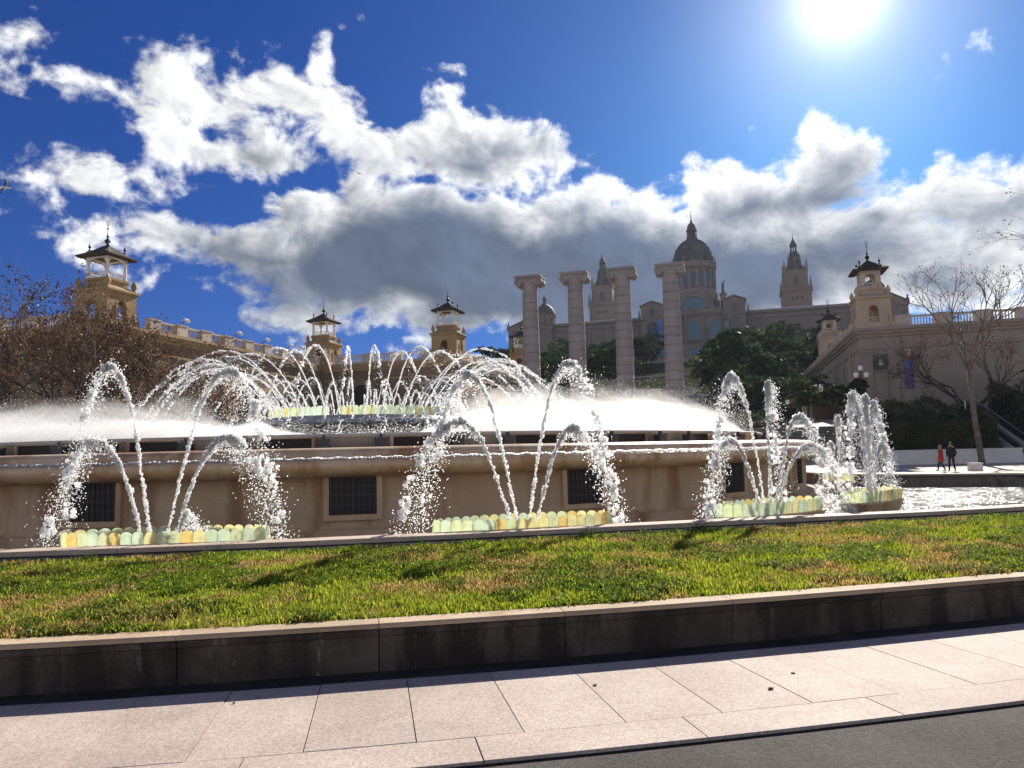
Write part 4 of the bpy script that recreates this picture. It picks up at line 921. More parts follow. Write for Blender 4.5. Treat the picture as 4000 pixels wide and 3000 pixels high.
t = axthing('column_podium', 'low stone podium under the four tall columns', 'podium', 0, 57, -.2); MB().box(-16, 16, 0, 9, 0, 2.0).build('steps_base', M['terrace'], t); MB().box(-15.6, 15.6, .4, 8.6, 2.0, 2.62).build('platform', M['column'], t)

# ------------------------------------------------------------------ trees, hedges
def leaf_quads(P, size, seed, droop=0.0, jit=.5):
    r = np.random.default_rng(seed); n = len(P)
    a = r.normal(size=(n, 3)); a /= np.linalg.norm(a, axis=1)[:, None]
    c = r.normal(size=(n, 3)); c -= (c*a).sum(1)[:, None]*a; c /= np.linalg.norm(c, axis=1)[:, None]
    if droop: a[:, 2] -= droop; a /= np.linalg.norm(a, axis=1)[:, None]
    s = size*r.uniform(1-jit, 1+jit, (n, 1)); a *= s; c *= s*.6
    V = np.stack([P-a*.5, P+c*.5, P+a*.5, P-c*.5], 1); return V, np.arange(n*4).reshape(n, 4)
def bare_tree(seed, H, trunk_h, lean=(0, 0), spread=.75, depth=6, leaves=2600, leaf=.16, r0=.2, gap=.5, nb=3):
    rr = random.Random(seed); b = MB(); tips = []; nodes = []
    def grow(p, d, L, r, lev):
        n = 3; path = [p]; rad = [r]
        for i in range(n):
            d = (d + Vector((rr.gauss(0, .16), rr.gauss(0, .16), rr.gauss(.03, .1)))).normalized(); p = p + d*(L/n); path.append(p); rad.append(r*(1-.42*(i+1)/n))
        b.tube(path, rad, 7 if lev < 2 else (5 if lev < 4 else 3))
        if lev >= 3: nodes.extend(path[1:])
        if lev >= depth: tips.append(p); return
        for k in range(nb if lev < 3 else (2 if rr.random() < .6 else 3)):
            ax = d.orthogonal().normalized(); ax.rotate(Matrix.Rotation(rr.uniform(0, 6.28), 3, d))
            e = (d + ax*spread*rr.uniform(.6, 1.25)).normalized(); e.z += .1; grow(path[-1 if rr.random() < .7 else -2], e.normalized(), L*rr.uniform(.62, .86), r*.58, lev+1)
    p0 = Vector((0, 0, -.1)); top = Vector((lean[0], lean[1], trunk_h)); mid = (p0+top)/2 + Vector((rr.uniform(-.15, .15), rr.uniform(-.15, .15), 0))
    b.tube([p0, p0+Vector((0, 0, .5)), mid, top], [r0*1.35, r0*1.1, r0, r0*.85], 10)
    L0 = (H-trunk_h)*.36
    for k in range(nb+1):
        a = 2*math.pi*(k+rr.uniform(-.2, .2))/(nb+1); grow(top, Vector((math.cos(a)*spread, math.sin(a)*spread, 1.0)).normalized(), L0, r0*.6, 1)
    N = np.array([tuple(v) for v in (nodes+tips)]); r2 = np.random.default_rng(seed); P = N[r2.integers(0, len(N), leaves)] + r2.normal(0, .16, (leaves, 3)); P[:, 2] -= .05
    return b, leaf_quads(P, leaf, seed+1, .5)
def put_tree(nm, label, cat, loc, tb, lv, bark, lm, rz=0, sc_=1, group=None):
    t = thing(nm, label, cat, loc, rz, group); t.scale = (sc_,)*3
    tb.build('trunk', bark, t, True); link('crown', np_mesh('crown', *lv, lm), t); return t
# plane trees in front of the left palace
pt = [(-30.8, 46.5, 13.0, 3.6, 11), (-27.0, 48.5, 11.6, 4.2, 12), (-24.0, 50.5, 11.0, 3.4, 13), (-29.3, 55, 12.4, 4.5, 14), (-34.0, 50, 13.6, 4, 15), (-19.8, 55, 7.4, 2.6, 16), (-25.6, 57.5, 9.6, 3.4, 17), (-27.5, 45.2, 8.6, 2.6, 18), (-22.9, 47.6, 7.8, 2.4, 19)]
pl = ('bare plane tree with brown leaves and forked trunk at the picture edge of the grove', 'bare plane tree in front of the tower with the open columned top', 'bare plane tree whose outer twigs reach past the first rooftop tower', 'bare plane tree standing close to the palace wall behind the others', 'bare plane tree with the lowest spreading limbs of the grove', 'short bushy bare tree below the long palace balustrade', 'thin bare plane tree between the grove and the long side wall', 'lower bare plane tree at the fountain side of the grove with crossing limbs', 'small bare plane tree behind the tallest jet of the oval bowl')
for (x, y, H, th, sd), lab in zip(pt, pl):
    tb, lv = bare_tree(sd, H, th, (random.uniform(-.4, .4), 0), .78, 6, 4600 if H > 10 else 3600, .15, .19)
    put_tree('plane_tree', lab, 'tree', (x, y, 0), tb, lv, M['bark'] if sd % 2 else M['barkdark'], M['brownleaf'], 0, 1, 'bare plane trees beside the left palace')
# slim trees on the right
tb, lv = bare_tree(31, 15.5, 7.2, (-.3, .2), .6, 6, 700, .14, .2); put_tree('plane_tree', 'slim pale trunked bare tree standing on the pavement by the white wall', 'tree', AX(32.4, 38.8), tb, lv, M['bark'], M['brownleaf'])
tb, lv = bare_tree(37, 19, 8, (-.8, 0), .75, 6, 900, .15, .24); put_tree('plane_tree', 'tall bare tree reaching in over the right palace roof', 'tree', AX(40.5, 34), tb, lv, M['bark'], M['brownleaf'])
tb, lv = bare_tree(41, 13, 4, (0, 0), .8, 6, 2200, .15, .2); put_tree('plane_tree', 'bare tree with many dry leaves against the pink palace wall', 'tree', AX(35.4, 52), tb, lv, M['barkdark'], M['brownleaf'])

def evergreen(seed, H, W_, n=2600, leaf=.55, trunk=.25, pine=False):
    r = np.random.default_rng(seed); k = 16 if not pine else 12; cs = []
    for i in range(k):
        a = r.uniform(0, 6.28); q = math.sqrt(r.random())*W_*.42; h = H*(trunk + (1-trunk)*r.uniform(.12, .88)); f = 1-abs(h/H-.55)*.9
        cs.append((q*math.cos(a)*f*1.2, q*math.sin(a)*f*1.2, h, W_*r.uniform(.17, .3), H*r.uniform(.08, .15)))
    P = []
    for (x, y, z, rx, rz) in cs:
        m_ = n//k; d = r.normal(size=(m_, 3)); d /= np.linalg.norm(d, axis=1)[:, None]; d[:, 2] = np.abs(d[:, 2])*1.0 - .25*r.random(m_); rad_ = r.uniform(.72, 1.08, (m_, 1))
        P.append(np.array([x, y, z]) + d*rad_*np.array([rx, rx, rz*1.25]))
    P = np.vstack(P); V, F = leaf_quads(P, leaf, seed+5)
    b = MB(); b.tube([(0, 0, -.6), (0, 0, H*.3), (.1, .1, H*.62)], [H*.028, H*.022, H*.01], 7)
    for c_ in cs[:7]: b.tube([(0, 0, H*.28), (c_[0]*.5, c_[1]*.5, (H*.3+c_[2])/2), (c_[0], c_[1], c_[2])], [H*.012, H*.009, H*.004], 5)
    return b, (V, F)
EV = []
for i in range(6):
    tb, (V, F) = evergreen(100+i, 10, 8.5 if i < 4 else 6, 2600, .62, .22 if i < 4 else .35, i >= 4)
    o = tb.build('trunk', M['barkdark'], None, True); EV.append((o.data, np_mesh('crown', V, F, M['evergreen'] if i % 2 else M['pine']))); bpy.data.objects.remove(o)
def ever(u, v, H, i, label, z=None, name='evergreen_tree', rz=None):
    t = axthing(name, label, 'tree', u, v, hz(v) if z is None else z, 'evergreens on the museum hill', (u*7.3) % 6.28); t.scale = (H/10*1.05, H/10*1.05, H/10)
    link('trunk', EV[i % 6][0], t); link('crown', EV[i % 6][1], t); return t
rr = random.Random(5); cnt = 0
spots = []
for v in (84, 96, 110, 126, 146, 168, 192, 214, 238, 262):
    for side in (-1, 1):
        u = (12.5 if side > 0 else 7.5) + rr.uniform(0, 3) + max(0, v-190)*.05
        while u < (44 if side > 0 else 44):
            if not (side > 0 and v < 120 and u > 27) and not (side < 0 and v < 135 and u > 17): spots.append((side*u, v+rr.uniform(-5, 5)))
            u += rr.uniform(5.0, 7.5) + v*.012
for i, (u, v) in enumerate(spots):
    H = rr.uniform(6.0, 8.0) if v < 110 else rr.uniform(8.5, 12.5)
    row = 'just above the landing' if v < 105 else ('on the lower slope' if v < 140 else ('half way up the slope' if v < 185 else ('on the upper slope' if v < 225 else 'below the terrace')))
    du = abs(u-2); place = 'beside the cascade' if du < 14 else ('near the cascade' if du < 21 else ('below the museum wing' if du < 31 else 'towards the museum tower'))
    lab = 'evergreen %s %s on the %s side' % (row, place, 'column' if u < 2 else 'pink palace')
    ever(u, v, H, rr.randrange(6), lab)
for (u, v, H, i, lab) in ((-37, 108, 9.5, 4, 'round dark tree showing above the balustrade between two rooftop towers'), (-27.5, 112, 9.2, 2, 'dense dark tree behind the roof beside the corner tower'), (-24, 118, 9.6, 0, 'loose dark tree behind the receding balustrade near the columns'), (-31, 120, 8.5, 5, 'low dark tree behind the corner tower roof'), (-21.5, 128, 9, 1, 'dark tree in front of the museum end pavilion')):
    ever(u, v, H, i, lab, 13.0)
ever(25.2, 53, 6.0, 5, 'dark conical evergreen beside the three globed lamp', 2.4)
ever(22.6, 73, 5.0, 1, 'small round tree behind the garden pavilion column', 5.0); ever(19.5, 66, 4.0, 3, 'bushy shrub left of the garden pavilion', 3.2); ever(25.6, 80, 4.6, 0, 'small shrub on the roof side of the garden pavilion', 6.5)

def hedge(name, label, u0, u1, v0, v1, z0, zf, zb, n, leaf, mt, seed, top=.5):
    """hedge mass: solid dark core with a shell of leaves"""
    t = axthing(name, label, 'hedge', (u0+u1)/2, (v0+v1)/2, z0); w_ = (u1-u0)/2; d_ = (v1-v0)/2; r = np.random.default_rng(seed)
    b = MB(); k = 24; vs = []
    for i in range(k+1):
        x = (-w_ + 2*w_*i/k)*.95; o_ = .25*math.sin(i*1.7)+.2*math.sin(i*.7)
        vs += [(x, -d_+.25, 0), (x, -d_+.35, (zf-z0)*.75+o_*.4), (x, -d_*.4, (zb-z0)*.72+o_), (x, d_, (zb-z0)*.82+o_*.6), (x, d_, 0)]
    b.add(vs, [(i*5+j, (i+1)*5+j, (i+1)*5+j+1, i*5+j+1) for i in range(k) for j in range(4)] + [tuple(range(5)), tuple(k*5+j for j in range(4, -1, -1))]); b.build('core', M['pine'], t)
    x = r.uniform(-w_, w_, n); s_ = r.random(n); f = r.random(n) < .6
    wav = .35*np.sin(x*1.9)+.3*np.sin(x*.8+2)+r.normal(0, .18, n)
    zt = (zf-z0) + (zb-zf)*s_**.7
    y = np.where(f, -d_+.1*r.random(n)+.15*np.sin(x*2.3), -d_+2*d_*s_); z = np.where(f, (zf-z0)*r.random(n)**.8+wav*.2, zt+wav)
    sd = r.random(n) < .3; sg = np.where(r.random(n) < .5, -1, 1); s2 = r.random(n)
    x = np.where(sd, sg*(w_+r.normal(0, .12, n)), x); y = np.where(sd, -d_+2*d_*s2, y); z = np.where(sd, ((zf-z0)+(zb-zf)*s2**.7)*r.random(n)**.7, z)
    V, F = leaf_quads(np.stack([x, y, z], 1), leaf, seed+1); link('foliage', np_mesh('foliage', V, F, mt), t); return t
hedge('hedge', 'tall dark hedge behind the white wall under the pink palace', 26.6, 34.9, 43.0, 51.5, 1.0, 3.6, 5.4, 24000, .17, M['hedge'], 61)
hedge('hedge', 'dark shrub bank beyond the escalator handrail', 38.2, 50, 45, 56, .5, 4.2, 7.2, 24000, .24, M['hedge'], 62)
hedge('hedge', 'low clipped hedge beside the broad outdoor stairs', 12.5, 19.6, 56, 59.5, 3.0, 4.4, 4.8, 5000, .16, M['hedge'], 63)
hedge('hedge', 'green ivy covered wall behind the lamp posts on the landing', 11, 20.5, 84, 88, 4.0, 8.0, 9.0, 6000, .25, M['evergreen'], 64)

# ------------------------------------------------------------------ stairs, pavilion, lamps, escalator, walls on the right
ss_ = axthing('outdoor_stairs', 'broad outdoor stone stairs climbing behind the far jets', 'stairs', 20.5, 45.5, 0)
z = 0
for i in range(24):
    y0 = i*.34 + (1.4 if i >= 12 else 0)
    MB().box(-8.2, 6.2, y0, y0+.345+(1.4 if i == 11 else 0), 0, .152*(i+1)-.045).build('riser', M['metal'] if False else M['terrace'], ss_); MB().box(-8.2, 6.2, y0-.04, y0+.335, .152*(i+1)-.045, .152*(i+1)).build('tread', M['wallstone'] if i not in (11, 23) else M['rimstone'], ss_)
b = MB(); P_ = [AX(12, 55, 3.64), AX(26.6, 55, 3.64), AX(27.5, 92, 6.0), AX(13, 92, 6.0)]; b.add([tuple(p) for p in P_], [(0, 1, 2, 3)]); tag(b.build('landing', M['paving']), kind='structure')
gz = axthing('garden_pavilion', 'small tiled garden pavilion on paired columns beside the landing', 'pavilion', 26.5, 77, 5.0)
for x, y in ((-2.9, -1.5), (-2.35, -1.5), (2.8, -1.5), (-2.9, 2.4), (2.8, 2.4)):
    b = MB(); b.box(x-.26, x+.26, y-.26, y+.26, 0, .25); b.lathe([(.2, .25), (.21, .8), (.17, 2.6), (.25, 2.75)], 12, x, y); b.box(x-.26, x+.26, y-.26, y+.26, 2.75, 2.9); b.build('column', M['balus'], gz)
b = MB(); b.box(-3.4, 3.3, -2.0, 2.9, 2.9, 3.2); b.build('beam', M['palwall'], gz)
b = MB(); b.box(-3.9, 3.8, -2.5, 3.4, 3.2, 3.3); b.add([(-3.85, -2.45, 3.3), (3.75, -2.45, 3.3), (3.75, 3.35, 3.3), (-3.85, 3.35, 3.3), (-1.4, .45, 4.6), (1.3, .45, 4.6)], [(0, 1, 5, 4), (1, 2, 5), (2, 3, 4, 5), (3, 0, 4)])
for i in range(16): b.tube([(-3.7+i*.49, -2.5, 3.36), (-3.7+i*.49, -1.5, 3.72)], .07, 5)
b.build('tiled_roof', M['roof'], gz)
b = MB(); b.box(-2.0, 2.6, 1.9, 2.2, 0, 2.9); b.build('back_wall', M['palwall'], gz)
M['globe'] = mat('white lamp globe', lambda t, o: bsdf(t, o, (.82, .82, .8, 1), .12, spec=.6, Subsurface_Weight=0.0))
def lamp(u, v, z, h, label, three):
    t = axthing('street_lamp', label, 'street lamp', u, v, z); b = MB(); b.lathe([(.2, 0), (.2, .5), (.1, .6), (.075, 1.2), (.055, h)], 10); b.build('post', M['iron'], t, True)
    hs_ = [(0, 0, h)]
    if three:
        hs_ = [(0, 0, h), (-.42, 0, h-.62), (.48, 0, h-.66)]
        for (x, y, zz) in hs_[1:]:
            b = MB(); b.tube([(0, 0, zz-.55), (x*.6, 0, zz-.6), (x, 0, zz-.35), (x, 0, zz)], .03, 6); b.build('arm', M['iron'], t)
    for (x, y, zz) in hs_:
        b = MB(); b.lathe([(.09, zz), (.12, zz+.06), (.2, zz+.16), (.235, zz+.3), (.2, zz+.46), (.1, zz+.55), (.02, zz+.57)], 16, x, y); g = b.build('globe', M['globe'], t, True)
        b = MB(); b.lathe([(.06, zz-.06), (.13, zz-.01), (.11, zz+.03)], 10, x, y); b.build('collar', M['iron'], g); b = MB(); b.lathe([(.06, zz+.56), (.03, zz+.62), (.005, zz+.7)], 8, x, y); b.build('cap', M['iron'], g)
lamp(26.1, 50.0, 3.6, 4.95, 'black street lamp with three white globes before the medallion wall', True)
lamp(20.4, 62, 3.9, 2.4, 'single white globe lamp above the low clipped hedge', False)
lamp(13.2, 52, 3.3, 2.0, 'single white globe lamp behind the tall jets by the columns', False)
ww = axthing('low_white_wall', 'low white rendered wall behind the strolling couple', 'wall', 31.2, 42.2, 0)
MB().box(-4.9, 5.1, 0, .5, 0, 1.1).build('wall', M['white'], ww); MB().box(-4.95, 5.15, -.04, .54, 1.1, 1.18).build('coping', M['white'], ww)
wb = axthing('white_block', 'small white concrete block on the pavement beside the slim tree', 'block', 27.85, 23.85, 0, None, .2)
b = MB(); b.box(-.32, .32, -.28, .28, 0, .42, .02, .02); b.build('block', M['white'], wb); b = MB(); b.box(-.34, .34, -.3, .3, .42, .47); b.build('cap', M['white'], wb)
# escalator: two inclined balustrades with handrails
es = axthing('escalator', 'outdoor escalator with shiny handrails running down past the hedge', 'escalator', 37.3, 43.2, .3)
M['steel'] = plain('brushed steel', (.45, .48, .5), .3, .8)
def ramp(b, x0, x1, z0a, z0b, za, zb, y0, y1):      # slab that climbs with +y
    b.add([(x0, y0, z0a), (x1, y0, z0a), (x1, y1, z0b), (x0, y1, z0b), (x0, y0, za), (x1, y0, za), (x1, y1, zb), (x0, y1, zb)], [(3, 2, 1, 0), (4, 5, 6, 7), (0, 1, 5, 4), (1, 2, 6, 5), (2, 3, 7, 6), (3, 0, 4, 7)])
es.rotation_euler = (0, 0, AXR + R(20))
for s_, nm in ((-.75, 'left'), (.75, 'right')):
    b = MB(); ramp(b, s_-.12, s_+.12, -.3, 3.4, .35, 3.95, 0, 6.4); b.build('side_panel', M['white'], es)
    b = MB(); ramp(b, s_-.02, s_+.02, .351, 3.951, 1.0, 4.6, .3, 6.4); b.build('glass_balustrade', M['darkglass'], es)
    b = MB(); b.tube([(s_, -.5, .95), (s_, .1, 1.05), (s_, 6.4, 4.68), (s_, 7.3, 4.72)], .06, 8); b.tube([(s_, -.5, .95), (s_, -.6, .6), (s_, -.3, .3)], .06, 8); b.build('handrail', M['steel'], es, True)
for i in range(18):
    MB().box(-.6, .6, i*.35, (i+1)*.35-.01, i*.2-.25, (i+1)*.2-.25).build('step', M['metal'], es)
b = MB(); b.tube([(-1.6, 5.4, 3.0), (-1.6, 5.4, 5.0), (-.9, 6.6, 5.1)], .08, 6); b.build('gate_frame', M['steel'], es)

# ------------------------------------------------------------------ water in the air
_t = (1+5**.5)/2
ICO = np.array([(-1, _t, 0), (1, _t, 0), (-1, -_t, 0), (1, -_t, 0), (0, -1, _t), (0, 1, _t), (0, -1, -_t), (0, 1, -_t), (_t, 0, -1), (_t, 0, 1), (-_t, 0, -1), (-_t, 0, 1)])/math.sqrt(1+_t*_t)
ICF = np.array([(0, 11, 5), (0, 5, 1), (0, 1, 7), (0, 7, 10), (0, 10, 11), (1, 5, 9), (5, 11, 4), (11, 10, 2), (10, 7, 6), (7, 1, 8), (3, 9, 4), (3, 4, 2), (3, 2, 6), (3, 6, 8), (3, 8, 9), (4, 9, 5), (2, 4, 11), (6, 2, 10), (8, 6, 7), (9, 8, 1)])
OCT = np.array([(1, 0, 0), (-1, 0, 0), (0, 1, 0), (0, -1, 0), (0, 0, 1), (0, 0, -1)], float); OCF = np.array([(0, 2, 4), (2, 1, 4), (1, 3, 4), (3, 0, 4), (2, 0, 5), (1, 2, 5), (3, 1, 5), (0, 3, 5)])
def lumps(P, S, r, jit=.35):
    n = len(P); V = ICO[None]*(1+r.normal(0, jit, (n, 12, 1)))*np.asarray(S).reshape(n, -1)[:, None, :] + P[:, None]
    F = (ICF[None]+12*np.arange(n)[:, None, None]).reshape(-1, 3); return V.reshape(-1, 3), F
def drops(P, S):
    n = len(P); V = OCT[None]*np.asarray(S).reshape(n, -1)[:, None, :] + P[:, None]; return V.reshape(-1, 3), (OCF[None]+6*np.arange(n)[:, None, None]).reshape(-1, 3)
def arc(p0, apex, zend, n):
    """free flight from p0 through the apex down to zend; returns points and flight fraction"""
    p0 = np.array(p0, float); apex = np.array(apex, float); g = 9.81; T1 = math.sqrt(2*(apex[2]-p0[2])/g); T = T1 + math.sqrt(2*max(.01, apex[2]-zend)/g)
    t = np.linspace(0, T, n); hv = (apex[:2]-p0[:2])/T1; z = p0[2] + g*T1*t - .5*g*t*t
    return np.stack([p0[0]+hv[0]*t, p0[1]+hv[1]*t, z], 1), t/T, T1/T
def stream_mesh(p0, apex, zend, seed, r0=.021, n=480, breakup=1.0, stop=1.0):
    r = np.random.default_rng(seed); P, f, fa = arc(p0, apex, zend, n); P = P[f <= stop]; f = f[f <= stop]; m = len(P)
    L = np.linalg.norm(np.diff(P, axis=0), axis=1).mean()
    w1 = np.cumsum(r.normal(0, 1, (m, 3)), 0); w1 -= np.linspace(0, 1, m)[:, None]*w1[-1]; w1 /= (np.abs(w1).max()+1e-6)
    br = np.clip((f-fa*.75)/(1-fa*.75), 0, 1)
    P = P + w1*(.04+.1*br[:, None])*breakup + r.normal(0, 1, (m, 3))*(.009+.05*br[:, None]**1.2)*breakup
    clump = vnoise(np.arange(m)*.13, np.zeros(m)+seed, seed+3)
    S = r0*(1+.35*br+.35*np.exp(-((f-fa)/.08)**2))*(.6+.8*clump)*r.uniform(.7, 1.25, m); S *= np.where(clump > .72*br**.5*breakup, 1, .45)
    keep = r.random(m) > .55*br*breakup*(clump < .5)
    P, S = P[keep], S[keep]; return lumps(P, np.stack([S, S, S*1.25], 1), r, .3)
def drop_cloud(p0, apex, zend, seed, n, size=.011, spread=.1):
    r = np.random.default_rng(seed); P, f, fa = arc(p0, apex, zend, 300); k = (300*np.clip(fa*.55 + r.random(n)**.9*(1-fa*.55), 0, .999)).astype(int); Q = P[k]; ff = f[k]
    s_ = spread*(.25+1.5*np.clip(ff-fa*.6, 0, 1))[:, None]
    D = r.normal(0, 1, (n, 3))*s_; D[:, 2] -= np.abs(r.normal(0, .2, n))*np.clip((ff-fa*.5)*2, 0, 1.5)
    Q = Q + D; Q = Q[Q[:, 2] > zend-.05]; return Q, size*r.uniform(.45, 1.5, len(Q))
def spray(label, jets, seed, zend=.06, splash=True, nd=1500, r0=.02, size=.009, group='water sprays of the oval bowls'):
    p = Vector(jets[0][0]); t = thing('water_spray', label, 'water spray', (p.x, p.y, .05), 0, group); inv = Matrix.Translation((-p.x, -p.y, -.05)); Ps, Ss = [], []
    for i, (p0, apex, k) in enumerate(jets):
        V, F = stream_mesh(p0, apex, zend, seed+i, r0*k); o = link('stream', np_mesh('stream', V, F, M['spray'], True), t); o['kind'] = 'stuff'; o.matrix_parent_inverse = inv
        a, c_ = drop_cloud(p0, apex, zend, seed+50+i, int(nd*k), size); Ps.append(a); Ss.append(c_)
        if splash:
            P, f, fa = arc(p0, apex, zend, 50); r = np.random.default_rng(seed+90+i); n = 160; q = np.abs(r.normal(0, 1, n)); Q = P[-1] + np.stack([r.normal(0, .16, n), r.normal(0, .12, n), q*.14], 1); Ps.append(Q); Ss.append(.012*r.uniform(.4, 1.3, n))
    V, F = drops(np.vstack(Ps), np.concatenate(Ss)); o = link('droplets', np_mesh('droplets', V, F, M['spray'], True), t); o['kind'] = 'stuff'; o.matrix_parent_inverse = inv
    return t
def tang(phi): return Vector((math.cos(R(phi)), math.sin(R(phi)), 0))
def bj(phi, r, s, z, d=0.0):     # point in the vertical plane along a bowl's long axis
    p = ph(phi, r+d); q = p + tang(phi)*s; return (q.x, q.y, z)
JETS = [
 ('four crossing jets and one small arc from the oval bowl below the bare trees', 2.6, 18.75, [(-.22, -.86, 3.12, 1.1), (-.34, -1.04, 2.02, 1.15), (.02, .86, 3.02, 1.1), (.14, .87, 1.98, 1.15), (.18, .33, .86, .7)], 501),
 ('four crossing jets from the oval bowl before the right hand tall jets', 19.0, 18.9, [(-.22, -1.1, 2.2, 1.1), (-.12, -.9, 2.95, 1.1), (.06, .84, 3.1, 1.1), (.18, .92, 2.06, 1.1)], 521),
 ('plume of four jets from the oval bowl at the end of the drum', 34.6, 19.0, [(-.3, -1.04, 1.84, 1.1), (-.18, -.91, 2.93, 1.1), (-.02, .18, 2.85, 1.2), (.13, 1.05, 2.25, 1.1), (.2, 1.35, 1.7, 1.0)], 541),
 ('tall narrow jets from the oval bowl standing in glittering water', 47.3, 19.0, [(-.2, -.75, 2.78, 1.3), (-.05, -.1, 2.72, 1.4), (.1, .55, 2.6, 1.3), (.2, .9, 1.7, 1.0)], 561),
 ('small far jets from the bowl in front of the stairs', 82.0, 17.75, [(-.1, -.4, 2.7, 1.3), (.1, .7, 1.75, 1.3)], 581)]

for lab, phi, r, jets, sd in JETS:
    spray(lab, [(bj(phi, r, a, .52), bj(phi, r, c_, zc), k) for a, c_, zc, k in jets], sd)
# tall jets and low arches round the centre bowl
TALL = [stream_mesh((3.1, 0, 3.2), (5.35+.25*i*.3, 0, 5.2+.12*math.sin(i*2)), 2.05, 300+i, .019, 330, .6) for i in range(6)]
TALL = [np_mesh('water_jet', V, F, M['spray'], True) for V, F in TALL]
SHORT = [np_mesh('water_arch', *stream_mesh((3.25, 0, 3.2), (3.72, 0, 3.98-.06*i), 2.95, 340+i, .021, 70, .35), M['spray'], True) for i in range(4)]
for i in range(42):
    a = 360*i/42 + 3; o = thing('water_jet', 'x', 'water jet', FC); q = link('stream', TALL[(i*5) % 6], o); q['kind'] = 'stuff'; o.rotation_euler = (0, 0, R(a)); s_ = 1+.05*math.sin(i*1.9); o.scale = (s_, s_, 1+.02*math.sin(i*2.7))
    tag(o, 'tall arching white water jet of the ring round the centre bowl', 'water jet', 'tall jets round the centre bowl')
for i in range(60):
    o = thing('water_arch', 'x', 'water arch', FC); q = link('stream', SHORT[i % 4], o); q['kind'] = 'stuff'; o.rotation_euler = (0, 0, R(6*i+1.5)); tag(o, 'short low water arch leaping over the glass scallops of the centre bowl', 'water arch', 'low arches over the glass scallops')
# falling drops of the ring and drifting spray over the upper pool
r = np.random.default_rng(77); Ps = []
for i in range(42):
    a = R(360*i/42+3); Q, S_ = drop_cloud((3.1, 0, 3.2), (5.4, 0, 5.2), 2.05, 400+i, 230, .011, .12); c_, s_ = math.cos(a), math.sin(a)
    Ps.append(np.stack([FC.x+Q[:, 0]*c_-Q[:, 1]*s_, FC.y+Q[:, 0]*s_+Q[:, 1]*c_, Q[:, 2]], 1))
P = np.vstack(Ps); V, F = drops(P, .0105*r.uniform(.5, 1.4, len(P))); tag(link('falling_drops', np_mesh('falling_drops', V, F, M['spray'], True)), 'countless white drops falling from the ring of tall jets', 'water drops', kind='stuff')
def mist_drops(n, a0, a1, r0, r1, hz_, sz, seed):
    r = np.random.default_rng(seed); a = np.radians(r.uniform(a0, a1, n)); q = r.uniform(r0, r1, n); z = 2.02 + np.minimum(hz_*np.abs(r.normal(0, .55, n)), hz_*1.5)
    return np.stack([FC.x+q*np.sin(a), FC.y-q*np.cos(a), z], 1), sz*r.uniform(.5, 1.4, n)
A_ = [mist_drops(26000, -80, 4, 10.5, 14.6, .95, .008, 1), mist_drops(24000, 20, 85, 10.5, 14.6, 1.1, .008, 2), mist_drops(4500, 4, 20, 11, 14.6, .4, .008, 3)]
V, F = drops(np.vstack([a for a, _ in A_]), np.concatenate([c_ for _, c_ in A_])); tag(link('spray_drops', np_mesh('spray_drops', V, F, M['spray'], True)), 'fine white spray drifting over the upper fountain pool', 'spray', kind='stuff')
# water running over the lip
n = 20000; a = np.radians(r.uniform(-75, 80, n)); q = 16.735 + r.normal(0, .022, n); z = 1.665 - np.abs(r.normal(0, .022, n)) + .01*np.sin(a*300)
V, F = drops(np.stack([FC.x+q*np.sin(a), FC.y-q*np.cos(a), z], 1), .012*r.uniform(.5, 1.6, n)); o = link('overflow_water', np_mesh('overflow_water', V, F, M['spray'], True)); tag(o, 'sparkling thread of water running along the drum lip', 'water', kind='stuff')
# mist over the upper pool: closed billowing bodies filled with fine droplets
def mistmat(dens):
    def fn(t, out):
        v = t.node('ShaderNodeVolumePrincipled'); v.inputs['Color'].default_value = (1, 1, 1, 1); v.inputs['Anisotropy'].default_value = .45; v.inputs['Density'].default_value = dens
        t.l.new(v.outputs[0], out.inputs['Volume'])
    m_ = mat('water mist', fn); m_.cycles.homogeneous_volume = True; return m_
def mist(a0, a1, r0, r1, hgt, dens, seed, label):
    """ring section with a billowing top that thins out at both ends"""
    k, q = 160, 9; vs = []; A_ = np.linspace(a0, a1, k+1)
    for i, a in enumerate(A_):
        f = min(1, i/26, (k-i)/26); f = f*f*(3-2*f)
        for j in range(q+1):
            t = j/q; rr_ = r0+(r1-r0)*t; sh = math.sin(math.pi*t)**.55
            n_ = float(vnoise(np.array([a*.55+100]), np.array([t*3+seed]), seed)[0]*.6 + vnoise(np.array([a*1.9+100]), np.array([t*7+seed]), seed+1)[0]*.4)
            z = 2.03 + hgt*f*sh*(.45+.9*n_)
            vs.append((FC.x+rr_*math.sin(R(a)), FC.y-rr_*math.cos(R(a)), z))
    top = len(vs); vs += [(x, y, 2.015) for x, y, z in vs]; w_ = q+1; fs = []
    for i in range(k):
        for j in range(q):
            c_ = [i*w_+j, (i+1)*w_+j, (i+1)*w_+j+1, i*w_+j+1]; fs.append(tuple(c_)); fs.append(tuple(top+x for x in c_[::-1]))
        fs.append((i*w_, top+i*w_, top+(i+1)*w_, (i+1)*w_)); fs.append((i*w_+q, (i+1)*w_+q, top+(i+1)*w_+q, top+i*w_+q))
    for i in (0, k):
        for j in range(q): c_ = (i*w_+j, i*w_+j+1, top+i*w_+j+1, top+i*w_+j); fs.append(c_ if i == 0 else c_[::-1])
    b = MB(); b.add(vs, fs)
    o = b.build('mist', mistmat(dens), None, True)
    import bmesh
    bm = bmesh.new(); bm.from_mesh(o.data); bmesh.ops.recalc_face_normals(bm, faces=bm.faces); bm.to_mesh(o.data); bm.free()
    return tag(o, label, 'mist', kind='stuff')
mist(-88, 12, 10.2, 14.6, .62, .8, 21, 'dense white mist over the upper pool before the bare trees')
